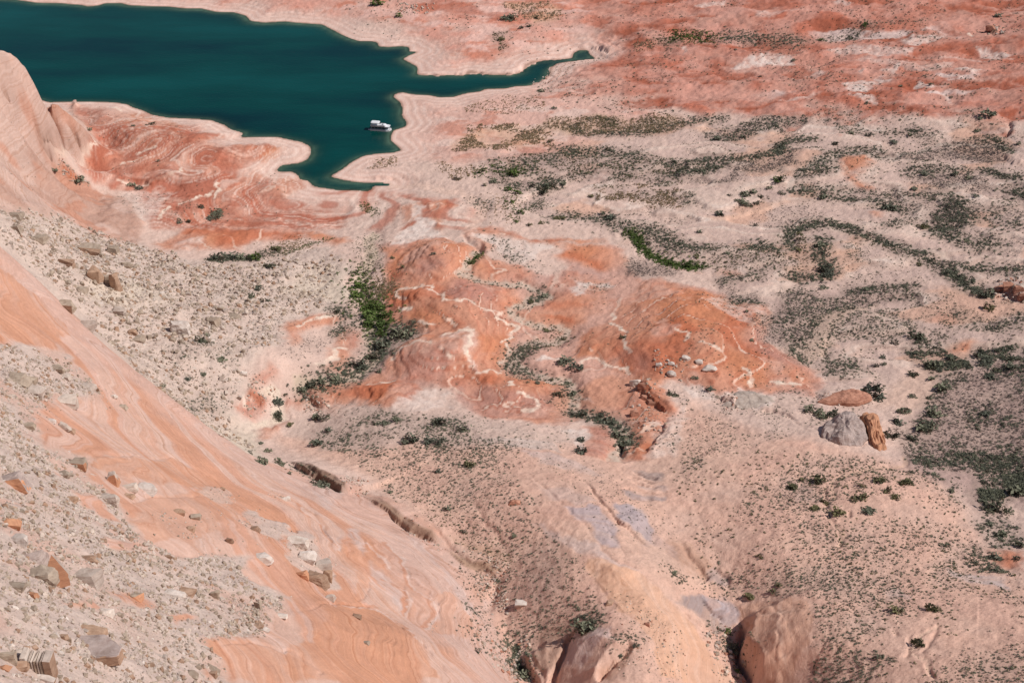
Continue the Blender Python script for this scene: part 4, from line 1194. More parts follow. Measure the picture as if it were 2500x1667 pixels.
def outcrop(name, c, s, up, m, label, seed, steps=9):
    """bare rock standing out of the ground inside a mapped outline: steep bedded flanks, rounded rough top"""
    from mathutils import noise
    P = A_(c, s)
    seg = np.linalg.norm(np.roll(P, -1, 0) - P, axis=1)
    cum = np.concatenate([[0], np.cumsum(seg)])
    t = np.linspace(0, cum[-1], 72, endpoint=False)
    k = np.clip(np.searchsorted(cum, t, 'right') - 1, 0, len(P) - 1)
    Q = P[k] + (np.roll(P, -1, 0)[k] - P[k]) * ((t - cum[k]) / seg[k])[:, None]
    for _ in range(2):
        Q = (np.roll(Q, 1, 0) + Q * 2 + np.roll(Q, -1, 0)) / 4
    cen = Q.mean(0)
    gz = float(ground_h(*cen))
    vs, fs, n_ = [], [], len(Q)
    for r_ in range(steps + 1):
        f = r_ / steps
        ins = f ** 1.6
        hgt = up * (1 - (1 - min(f * 1.05, 1)) ** 2.6)
        for q in Q:
            v = Vector((*(q * (1 - ins) + cen * ins - cen), 0))
            e = noise.fractal(Vector((v.x * .16 + seed, v.y * .16, hgt * .3)), .9, 2, 5)
            bed = noise.noise(Vector((seed, v.x * .02, hgt * 1.7)))
            w = 1 + (e * .10 + bed * .07) * (1 - ins)
            vs.append((v.x * w, v.y * w, hgt * (1 + e * .45 + bed * .12) + (-1.2 if r_ == 0 else 0)))
    for r_ in range(steps):
        for j in range(n_):
            a, b = r_ * n_ + j, r_ * n_ + (j + 1) % n_
            fs.append((a, b, b + n_, a + n_))
    me = bpy.data.meshes.new(name)
    me.from_pydata(vs, [], fs)
    bm = bmesh.new()
    bm.from_mesh(me)
    bmesh.ops.remove_doubles(bm, verts=bm.verts, dist=.01)
    bmesh.ops.recalc_face_normals(bm, faces=bm.faces)
    bm.to_mesh(me)
    bm.free()
    me.materials.append(m)
    o = bpy.data.objects.new(name, me)
    COL.objects.link(o)
    o.location = (cen[0], cen[1], gz)
    return tag(o, label, 'rock outcrop')


outcrop('sandstone_knob', 6, "945,1440 1000,1390 1090,1350 1180,1362 1255,1420 1285,1480 1230,1515 1100,1515 1000,1490", 5.0, R_LILAC, 'big grey rounded knob of sandstone on the right', 3.1)
outcrop('sandstone_knob', 6, "1215,1352 1300,1338 1350,1372 1390,1450 1425,1545 1370,1575 1310,1545 1285,1480 1262,1420", 5.5, R_ORANGE, 'tall orange knob of sandstone next to the grey knob', 8.7)
outcrop('rock_ledge', 6, "940,1225 1040,1190 1180,1172 1280,1190 1305,1215 1220,1245 1100,1240 1000,1240", 2.2, R_RED, 'low red rock ledge left of two dark bushes', 5.3)
outcrop('rock_ledge', 6, "280,1235 380,1155 480,1150 640,1190 670,1225 560,1262 420,1262", 1.8, R_PALE, 'flat pale slab of rock below the right red mound', 6.1)

# the great flat slab
p = at(T(7, "650,1400"))[0]
m = mpp(p) / 2.8
u = 1.0 * m
me = prism('slab', [(-45 * u, -90 * u), (150 * u, -60 * u), (160 * u, 20 * u), (20 * u, 130 * u), (-160 * u, 110 * u), (-150 * u, 60 * u)], 70 * u, (R_LILAC, R_BROWN), 0, 1, 3)
put('slab', me, (p[0], p[1] + 70 * u), .1, 0, (1, 1, 1), (0.05, 0.05), 'great flat topped brown slab lying on the near rubble', 'boulder')
# orange pointed face between two halves of a split boulder
p = at(T(7, "405,905"))[0]
u = 1.1 * mpp(p) / 2.8
bm = bmesh.new()
vs = [bm.verts.new(v) for v in ((-78 * u, 0, -20 * u), (70 * u, 6 * u, -20 * u), (72 * u, 12 * u, 60 * u), (8 * u, 40 * u, 215 * u), (-60 * u, 14 * u, 90 * u), (-70 * u, 120 * u, -20 * u), (90 * u, 130 * u, -20 * u), (20 * u, 90 * u, 170 * u))]
bmesh.ops.convex_hull(bm, input=bm.verts)
bmesh.ops.subdivide_edges(bm, edges=bm.edges[:], cuts=3, use_grid_fill=True)
from mathutils import noise as mnoise
for v in bm.verts:
    v.co += v.co.normalized() * mnoise.noise(v.co * .9) * 6 * u
bm.normal_update()
me = bpy.data.meshes.new('pointed_boulder')
for f in bm.faces:
    f.material_index = 1 if f.normal.y < -.55 else 0
bm.to_mesh(me)
bm.free()
me.materials.append(R_PALE)
me.materials.append(R_ORANGE)
put('pointed_boulder', me, (p[0], p[1] - .8), .1, 0.45, label='split boulder with a tall pointed bright orange face', cat='boulder')
# block weathered into upright fins
p = at(T(7, "300,1535"))[0]
u = mpp(p) / 2.8
root = bpy.data.objects.new('split_block', None)
COL.objects.link(root)
root.location = (p[0], p[1], float(ground_h(*p)))
tag(root, 'pale block split into upright stone fins in the lower left', 'boulder')
for k, (x0, x1, hgt, mt_) in enumerate([(-112, -74, 190, R_WHITE), (-70, -52, 165, R_GREY), (-48, -36, 160, R_PALE), (-32, -16, 160, R_GREY), (-12, 0, 158, R_PALE), (4, 20, 160, R_GREY), (24, 72, 165, R_BROWN)]):
    me = prism('fin', [(x0 * u, -30 * u), (x1 * u, -26 * u), (x1 * u, 70 * u), (x0 * u, 74 * u)], hgt * u * .9, (R_PALE, mt_), 0, 1, 20 + k, 1.0, .02)
    o = bpy.data.objects.new('fin', me)
    COL.objects.link(o)
    o.parent = root


# ------------------------------------------------------------------ scattering
def in_poly(P, num, keep=None):
    lo, hi = P.min(0), P.max(0)
    out = np.zeros((0, 2))
    for _ in range(40):
        q = lo + RNG.random((num * 4 + 50, 2)) * (hi - lo)
        jx, jy = fbm(q[:, 0], q[:, 1], 26, 3, 111), fbm(q[:, 0], q[:, 1], 26, 3, 112)
        q = q[inside(q[:, 0] + jx * 7 + RNG.normal(0, 1.6, len(q)), q[:, 1] + jy * 9 + RNG.normal(0, 2.2, len(q)), P)]
        if keep is not None:
            q = q[RNG.random(len(q)) < keep(q[:, 0], q[:, 1])]
        out = np.concatenate([out, q])
        if len(out) >= num:
            break
    return out[:num]


def on_line(P, num, spread):
    seg = np.diff(P, axis=0)
    ln = np.linalg.norm(seg, axis=1)
    cum = np.concatenate([[0], np.cumsum(ln)])
    t = RNG.random(num) * cum[-1]
    i = np.clip(np.searchsorted(cum, t) - 1, 0, len(seg) - 1)
    q = P[i] + seg[i] * ((t - cum[i]) / ln[i])[:, None]
    return q + RNG.normal(0, spread, (num, 2)) * [1, 1.2]


def clumpy(size, seed, lo=-.1, hi=.4):
    return lambda x, y: smooth(lo, hi, fbm(x, y, size, 3, seed))


def shrub_mesh(seed, leaf, nleaf=70, flat=.6, spiky=False):
    r = random.Random(seed)
    vs, fs = [], []
    lobes = [(r.uniform(-.3, .3), r.uniform(-.3, .3), r.uniform(.15, .5) * flat * 1.4, r.uniform(.18, .34)) for _ in range(6)]
    for k in range(nleaf):
        lx, ly, lz, lr = r.choice(lobes)
        d = Vector((r.gauss(0, 1), r.gauss(0, 1), r.gauss(0, .8))).normalized() * lr * r.uniform(.5, 1.05)
        c = Vector((lx, ly, lz)) + d
        c.z = max(c.z, .02)
        if spiky:
            a = Vector((r.uniform(-.22, .22), r.uniform(-.22, .22), r.uniform(.35, .8) * flat))
            b = Vector((r.uniform(-1, 1), r.uniform(-1, 1), 0)).normalized() * .035
            c.z *= .3
        else:
            a = Vector((r.uniform(-1, 1), r.uniform(-1, 1), r.uniform(-.3, 1))).normalized() * r.uniform(.07, .16)
            b = a.orthogonal().normalized() * r.uniform(.05, .10)
        i = len(vs)
        if spiky:
            vs += [c - b, c + b, c + a]
            fs.append((i, i + 1, i + 2))
        else:
            vs += [c - a, c - b, c + a, c + b]
            fs.append((i, i + 1, i + 2, i + 3))
    me = bpy.data.meshes.new('foliage')
    me.from_pydata([tuple(v) for v in vs], [], fs)
    me.materials.append(leaf)
    return me


def stem_mesh(seed):
    r = random.Random(seed)
    vs, fs = [], []
    for k in range(7):
        a = r.uniform(0, 6.28)
        t = Vector((math.cos(a) * r.uniform(.1, .3), math.sin(a) * r.uniform(.1, .3), r.uniform(.2, .45)))
        i = len(vs)
        for j in range(3):
            q = Vector((math.cos(j * 2.1), math.sin(j * 2.1), 0)) * .022
            vs += [tuple(q + Vector((0, 0, -.08))), tuple(t + q * .4)]
        for j in range(3):
            j2 = (j + 1) % 3
            fs.append((i + j * 2, i + j2 * 2, i + j2 * 2 + 1, i + j * 2 + 1))
    me = bpy.data.meshes.new('stems')
    me.from_pydata(vs, [], fs)
    me.materials.append(M_STEM)
    return me


KIND = {'d': ('dark', F_DARK, .62, False), 'g': ('green', F_GREEN, .8, False), 'y': ('dry', F_DRY, 1.0, True), 'o': ('olive', F_OLIVE, .5, False), 't': ('twig', F_GREY, .55, True)}
PROTO = {k: [shrub_mesh(200 + 10 * i + j, v[1], 52, v[2], v[3]) for j in range(4)] for i, (k, v) in enumerate(KIND.items())}
STEMS = [stem_mesh(400 + j) for j in range(3)]
ROCKP = [hull_rock(500 + j, 1, random.uniform(.55, .9), random.uniform(.5, .85), 11, .82, 0, (mm,)) for j, mm in enumerate([R_PALE, R_GREY, R_GREY, R_PALE, R_PALE, R_GREY, R_BROWN, R_PALE])] + [hull_rock(520 + j, 1, random.uniform(.4, .7), random.uniform(.16, .28), 10, .9, 0, (mm,)) for j, mm in enumerate([R_PALE, R_PALE, R_GREY, R_PALE, R_WHITE, R_PALE])]

# single bushes the photograph shows apart: sheet, x, y(base), width on the sheet, kind
SINGLE = [(3, 270, 1470, 75, 'd'), (3, 512, 1535, 66, 'd'), (3, 342, 1350, 36, 'd'), (3, 680, 1260, 80, 'g'), (3, 690, 1325, 50, 'd'), (3, 615, 1295, 50, 'd'), (3, 440, 1350, 80, 'd'), (3, 420, 1395, 80, 'd'), (3, 475, 1405, 60, 'd'),
          (3, 555, 1355, 60, 'd'), (3, 525, 1395, 55, 'd'), (3, 500, 1320, 60, 'd'), (3, 2105, 810, 95, 'd'), (3, 2055, 820, 44, 'd'), (3, 2030, 885, 50, 'd'), (3, 1165, 920, 60, 'd'), (3, 1060, 990, 60, 'd'), (3, 1465, 965, 60, 'd'),
          (3, 1295, 918, 55, 'd'), (3, 825, 1195, 40, 'd'), (3, 985, 1340, 70, 'd'), (3, 1420, 1420, 90, 'd'), (3, 1460, 1425, 60, 'd'), (3, 1665, 1205, 60, 'd'), (3, 1885, 1200, 60, 'd'), (3, 2015, 1360, 50, 'd'), (3, 1670, 1540, 70, 'o'),
          (3, 1600, 1300, 60, 'd'), (3, 1970, 1230, 60, 'd'), (3, 1575, 920, 50, 'd'), (3, 2310, 975, 50, 'd'), (3, 960, 298, 44, 'g'), (3, 1270, 185, 44, 'g'), (3, 1170, 260, 60, 'd'), (3, 2170, 125, 60, 'd'), (3, 380, 358, 26, 'd'),
          (3, 775, 415, 40, 'd'), (3, 550, 532, 36, 'd'), (3, 1710, 610, 36, 'd'), (3, 1505, 608, 34, 'd'), (3, 1270, 728, 34, 'd'), (3, 1855, 665, 30, 'd'), (3, 250, 960, 55, 'd'), (3, 430, 930, 44, 'd'),
          (2, 1145, 1300, 55, 'g'), (2, 1205, 1325, 66, 'g'), (2, 1390, 1300, 90, 'd'), (2, 1320, 1275, 55, 'd'), (2, 1440, 1275, 90, 'd'), (2, 1380, 1315, 60, 'd'), (2, 1525, 1255, 55, 'd'), (2, 1050, 1250, 60, 'd'), (2, 985, 1275, 40, 'g'),
          (2, 1840, 1490, 90, 'd'), (2, 1795, 1450, 60, 'd'), (2, 1230, 1460, 50, 'g'), (2, 1210, 1525, 36, 'g'), (2, 1180, 1390, 40, 'g'), (2, 1500, 1500, 70, 'o'), (2, 1715, 1330, 44, 'o'), (2, 1295, 1545, 44, 'o'), (2, 1375, 1535, 44, 'o'),
          (2, 1190, 130, 90, 'd'), (2, 1130, 140, 70, 'd'), (2, 1300, 180, 44, 'd'), (2, 1240, 190, 44, 'd'), (2, 260, 30, 80, 'g'), (2, 410, 112, 50, 'g'), (2, 1370, 630, 55, 'd'), (2, 1100, 270, 60, 'o'), (2, 1350, 130, 36, 'o'), (2, 1465, 750, 40, 'd'), (2, 1180, 1215, 80, 'g'), (2, 955, 1190, 50, 'g'),
          (2, 1440, 970, 50, 'o'), (2, 800, 1230, 60, 'o'), (2, 1840, 1030, 50, 'o'),
          (6, 35, 285, 70, 'g'), (6, 105, 235, 55, 'g'), (6, 320, 215, 40, 'd'), (6, 130, 65, 50, 'd'), (6, 960, 160, 80, 'd'), (6, 1000, 295, 100, 'd'), (6, 1010, 330, 90, 'd'), (6, 2095, 465, 120, 'd'), (6, 2000, 285, 60, 'd'), (6, 985, 415, 66, 'd'),
          (6, 1280, 430, 60, 'd'), (6, 1345, 1120, 125, 'd'), (6, 1320, 1180, 150, 'd'), (6, 1600, 1025, 80, 'd'), (6, 1715, 1055, 60, 'd'), (6, 1780, 1140, 110, 'd'), (6, 1595, 1180, 60, 'd'), (6, 1695, 1195, 44, 'd'), (6, 1525, 1290, 90, 'd'), (6, 1495, 1360, 90, 'd'),
          (6, 1740, 1310, 110, 'd'), (6, 1640, 1410, 110, 'd'), (6, 1710, 1390, 110, 'd'), (6, 1590, 1470, 90, 'd'), (6, 1450, 1455, 110, 'd'), (6, 2100, 1040, 90, 'd'), (6, 1720, 960, 110, 'd'), (6, 2255, 980, 90, 'd'), (6, 2250, 910, 90, 'd'), (6, 2080, 940, 110, 'd'), (6, 2170, 990, 60, 'd'),
          (6, 200, 1150, 66, 'd'), (6, 485, 825, 40, 'd'), (6, 455, 630, 44, 'd'), (6, 100, 1070, 50, 'd'), (6, 900, 1290, 110, 'd'), (6, 1040, 1310, 110, 'd'), (6, 960, 1320, 90, 'd'), (6, 1620, 760, 110, 'd'), (6, 1470, 790, 60, 'd'), (6, 1385, 880, 50, 'd'), (6, 1340, 950, 60, 'd'), (6, 1390, 945, 44, 'd'), (6, 1860, 885, 80, 'd'), (6, 2040, 870, 80, 'd'),
          (6, 820, 75, 50, 'o'), (6, 820, 120, 50, 'o'), (6, 815, 190, 50, 'o'), (6, 1635, 260, 50, 'o'), (6, 1965, 110, 60, 'd'), (6, 2080, 1310, 80, 'd'), (6, 2110, 560, 90, 'o'),
          (5, 1490, 1170, 75, 'd'), (5, 1575, 1155, 80, 'd'), (5, 1555, 1075, 50, 'd'), (5, 850, 1405, 100, 'd'), (5, 700, 1370, 110, 'd'), (5, 480, 1490, 130, 'd'), (5, 600, 1495, 90, 'd'), (5, 680, 1500, 80, 'd'), (5, 250, 1370, 60, 'd'), (5, 310, 1370, 70, 'd'), (5, 380, 1350, 70, 'd'),
          (5, 1610, 1000, 100, 'd'), (5, 1530, 960, 100, 'd'), (5, 1350, 1115, 44, 'd'), (5, 1440, 1055, 36, 'o'), (5, 1650, 1470, 70, 'd'), (5, 1660, 1550, 100, 'd'), (5, 1905, 1420, 100, 'd'), (5, 1960, 1470, 100, 'd'), (5, 1840, 1340, 110, 'd'), (5, 1780, 1290, 90, 'd'), (5, 1640, 1290, 110, 'd'), (5, 2270, 1185, 80, 'd'),
          (5, 1130, 215, 40, 'd'), (5, 640, 250, 40, 'd'), (5, 435, 295, 44, 'o'), (5, 355, 230, 36, 'o'), (5, 1930, 805, 50, 'o'), (5, 265, 560, 110, 'g'), (5, 180, 560, 100, 'g'), (5, 220, 620, 110, 'g'), (5, 280, 690, 90, 'g'), (5, 130, 400, 80, 'g'), (5, 110, 470, 70, 'g'), (5, 190, 680, 90, 'g'), (5, 310, 620, 80, 'g'), (5, 290, 750, 80, 'g'),
          (5, 430, 760, 130, 'd'), (5, 380, 740, 90, 'd'), (5, 290, 830, 120, 'd'), (5, 230, 900, 110, 'd'), (5, 130, 960, 120, 'd'), (5, 260, 1010, 60, 'd'), (5, 940, 215, 44, 'g'), (5, 890, 260, 50, 'g'), (5, 1400, 480, 60, 'd'), (5, 1300, 530, 60, 'o'), (5, 1410, 720, 66, 'o'), (5, 1530, 760, 44, 'o'), (5, 1215, 410, 26, 'd'),
          (4, 1890, 1220, 90, 'd'), (4, 1900, 1290, 90, 'd'), (4, 1905, 1320, 70, 'd'), (4, 1955, 1175, 46, 'd'), (4, 2065, 1140, 80, 'd'), (4, 2140, 1130, 90, 'd'), (4, 2210, 1090, 90, 'd'), (4, 2290, 1060, 90, 'd'), (4, 1745, 230, 90, 'g'), (4, 1640, 230, 80, 'd'), (4, 1500, 245, 120, 'd'), (4, 1580, 230, 80, 'd'), (4, 1685, 235, 70, 'd'), (4, 1890, 165, 70, 'o'),
          (4, 2200, 1330, 120, 'd'), (4, 1845, 280, 90, 'd'), (4, 1770, 440, 70, 'd'), (4, 1715, 485, 66, 'd'), (4, 1520, 930, 80, 'd'), (4, 1390, 1020, 50, 'd'), (4, 1100, 1115, 60, 'd'), (4, 1370, 810, 100, 'd'), (4, 1810, 520, 60, 'd'), (4, 1980, 1370, 60, 'o'), (4, 1710, 1550, 66, 'd'), (4, 1835, 1550, 60, 'd'), (4, 1785, 1490, 40, 'd'), (4, 2250, 1410, 60, 'd'), (4, 2160, 1510, 100, 'd'), (4, 2300, 600, 60, 'd'), (4, 1410, 755, 44, 'd'), (4, 1280, 1060, 50, 'd'),
          (7, 1790, 60, 110, 'd'), (7, 1900, 70, 80, 'd'), (7, 2200, 240, 120, 'd'), (7, 1980, 140, 44, 'd'),
          (1, 375, 1205, 55, 'd'), (1, 910, 880, 30, 'd'), (1, 1005, 882, 24, 'd'), (1, 1050, 878, 50, 'd'), (1, 1080, 1120, 34, 'd'), (1, 1470, 1440, 80, 'd'), (1, 1375, 1415, 60, 'd'), (1, 1480, 1470, 80, 'd'), (1, 900, 1270, 60, 'd'), (1, 945, 1285, 60, 'd'), (1, 1290, 1520, 60, 'd'), (1, 1225, 1522, 50, 'd'), (1, 1430, 1490, 60, 'd'), (1, 540, 1270, 90, 'd'), (1, 610, 890, 44, 'd'),
          (9, 555, 705, 50, 'o'), (9, 1240, 305, 90, 'o'), (9, 1180, 330, 66, 'o'), (9, 825, 185, 55, 'o'), (9, 1240, 225, 55, 'o'), (9, 765, 230, 90, 'o'), (9, 1290, 395, 110, 'd'), (9, 1355, 1405, 66, 'd'), (9, 1640, 1310, 100, 'o'), (9, 1480, 1100, 100, 'o'), (9, 1725, 1085, 100, 'o'), (9, 470, 985, 90, 'o'), (9, 340, 1225, 60, 'g'), (9, 360, 1330, 100, 'd'), (9, 640, 950, 60, 'o'), (9, 680, 900, 60, 'o'), (9, 2150, 380, 160, 'd'), (9, 2300, 280, 140, 'd'), (9, 2160, 720, 80, 'd'), (9, 2300, 730, 60, 'd'), (9, 2200, 570, 90, 'd'), (9, 2330, 640, 80, 'd'), (9, 2200, 820, 60, 'd'), (9, 2135, 800, 60, 'd'), (9, 2120, 490, 60, 'd'), (9, 1825, 640, 60, 'd'),
          (9, 1080, 420, 110, 'o'), (9, 990, 330, 70, 'o'), (9, 920, 370, 80, 'o'), (9, 1370, 200, 90, 'o'), (9, 1540, 210, 100, 'o'), (9, 1430, 260, 70, 'o'), (9, 1470, 300, 70, 'o'), (9, 400, 1475, 44, 'g'), (9, 960, 190, 100, 'o'), (9, 1860, 260, 60, 'd'),
          (8, 1190, 1330, 90, 'd'), (8, 1225, 1430, 80, 'd'), (8, 940, 1370, 60, 'd'), (8, 660, 135, 60, 'd'), (8, 880, 90, 90, 'o'), (8, 740, 400, 60, 'd'), (8, 1070, 860, 50, 'd'), (8, 2015, 1320, 50, 'd'), (8, 1920, 1370, 50, 'd'), (8, 1680, 1230, 160, 'd'), (8, 1190, 570, 50, 'd'), (8, 2285, 820, 50, 'd'), (8, 1260, 1520, 100, 'd'), (8, 345, 270, 50, 'd'), (8, 840, 540, 40, 'd')]
ADJ = {'d': 'dark grey green', 'g': 'bright green', 'o': 'olive', 'y': 'dry tan'}
PLACE = {1: 'on the shore flat by the rock butte', 2: 'on the pale sand flat right of the lake', 3: 'on the far right-hand plain', 4: 'below the boulder slope left of centre', 5: 'in the washes between the red mounds',
         6: 'on the sandy flat right of the red mounds', 7: 'at the foot of the orange ridge', 8: 'in the hollow right of the orange ridge', 9: 'on the bare tan hillside in the lower right'}
UNIQ = {(3, 270): 'round dark bush alone on pale sand, left of two lone bushes', (3, 512): 'dark bush alone on pale sand, right of two lone bushes', (3, 342): 'small lone bush on bare sand above two lone round bushes', (3, 2105): 'largest dark bush at the edge of the far orange sand',
        (6, 1345): 'wide dark bush above its twin right of the red ledge', (6, 1320): 'wide dark bush below its twin right of the red ledge', (6, 2095): 'big dark bush left of the red outcrop at the right edge', (5, 1490): 'round dark bush beside the small bright orange mound', (6, 35): 'brightest green round bush at the end of the curved green wash',
        (1, 375): 'single green bush at the foot of the rock butte', (4, 1745): 'tall bright green bush in the narrow green strip under the red flats', (4, 1100): 'dark bush standing just behind the orange crest'}
single_xy, BUSHES, SCATTERED = [], [], []
pts = np.concatenate([at(T(c, f"{x},{y}")) for c, x, y, w, k in SINGLE])
for i, (c, x, y, w, k) in enumerate(SINGLE):
    p = pts[i]
    s = max(w / 2.8 * mpp(p), 1.0)
    single_xy.append((p[0], p[1], s))
    if (c, x) in UNIQ:
        label, grp = UNIQ[(c, x)], None
    else:
        label = f"{ADJ[k]} desert bush {PLACE[c]}"
        grp = f"{ADJ[k]} bushes {PLACE[c]}"
    nb = 1 if w < 70 else 3                                       # a wide bush is several crowns grown together in one mesh
    vs, fs = [], []
    r = random.Random(900 + i)
    for j in range(nb + 1):
        src = r.choice(PROTO[k])
        a, f = r.uniform(0, 6.28), (1.05 if j == 0 else r.uniform(.5, .75))
        ox, oy = (0, 0) if j == 0 else (r.uniform(-.42, .42), r.uniform(-.3, .3))
        b0 = len(vs)
        ca, sa = math.cos(a), math.sin(a)
        for v in src.vertices:
            q = v.co
            vs.append(((q.x * ca - q.y * sa) * f + ox, (q.x * sa + q.y * ca) * f * .9 + oy, q.z * f))
        for pl in src.polygons:
            fs.append(tuple(t + b0 for t in pl.vertices))
    me = bpy.data.meshes.new('shrub')
    me.from_pydata(vs, [], fs)
    me.materials.append(KIND[k][1])
    me.name = 'foliage'
    o = put('desert_shrub', None, p, .02 * s, 0, (s, s, s * .8), label=label, cat='bush', group=grp)
    BUSHES.append((o, i, k, w))
    fo = bpy.data.objects.new('foliage', me)
    COL.objects.link(fo)
    fo.parent = o
    st_ = bpy.data.objects.new('stems', STEMS[i % 3])
    COL.objects.link(st_)
    st_.parent = o
    st_.scale = (1.3, 1.3, 1)

# brush that nobody could count -------------------------------------------------
SC = {k: [] for k in KIND}


def add(kind, q, smin, smax):
    if not len(q):
        return
    s = smin + (smax - smin) * RNG.random(len(q)) ** 2.2
    ok = (sample(SH, q[:, 0], q[:, 1]) > 1.5)
    SC[kind].append(np.concatenate([q[ok], s[ok][:, None]], 1))


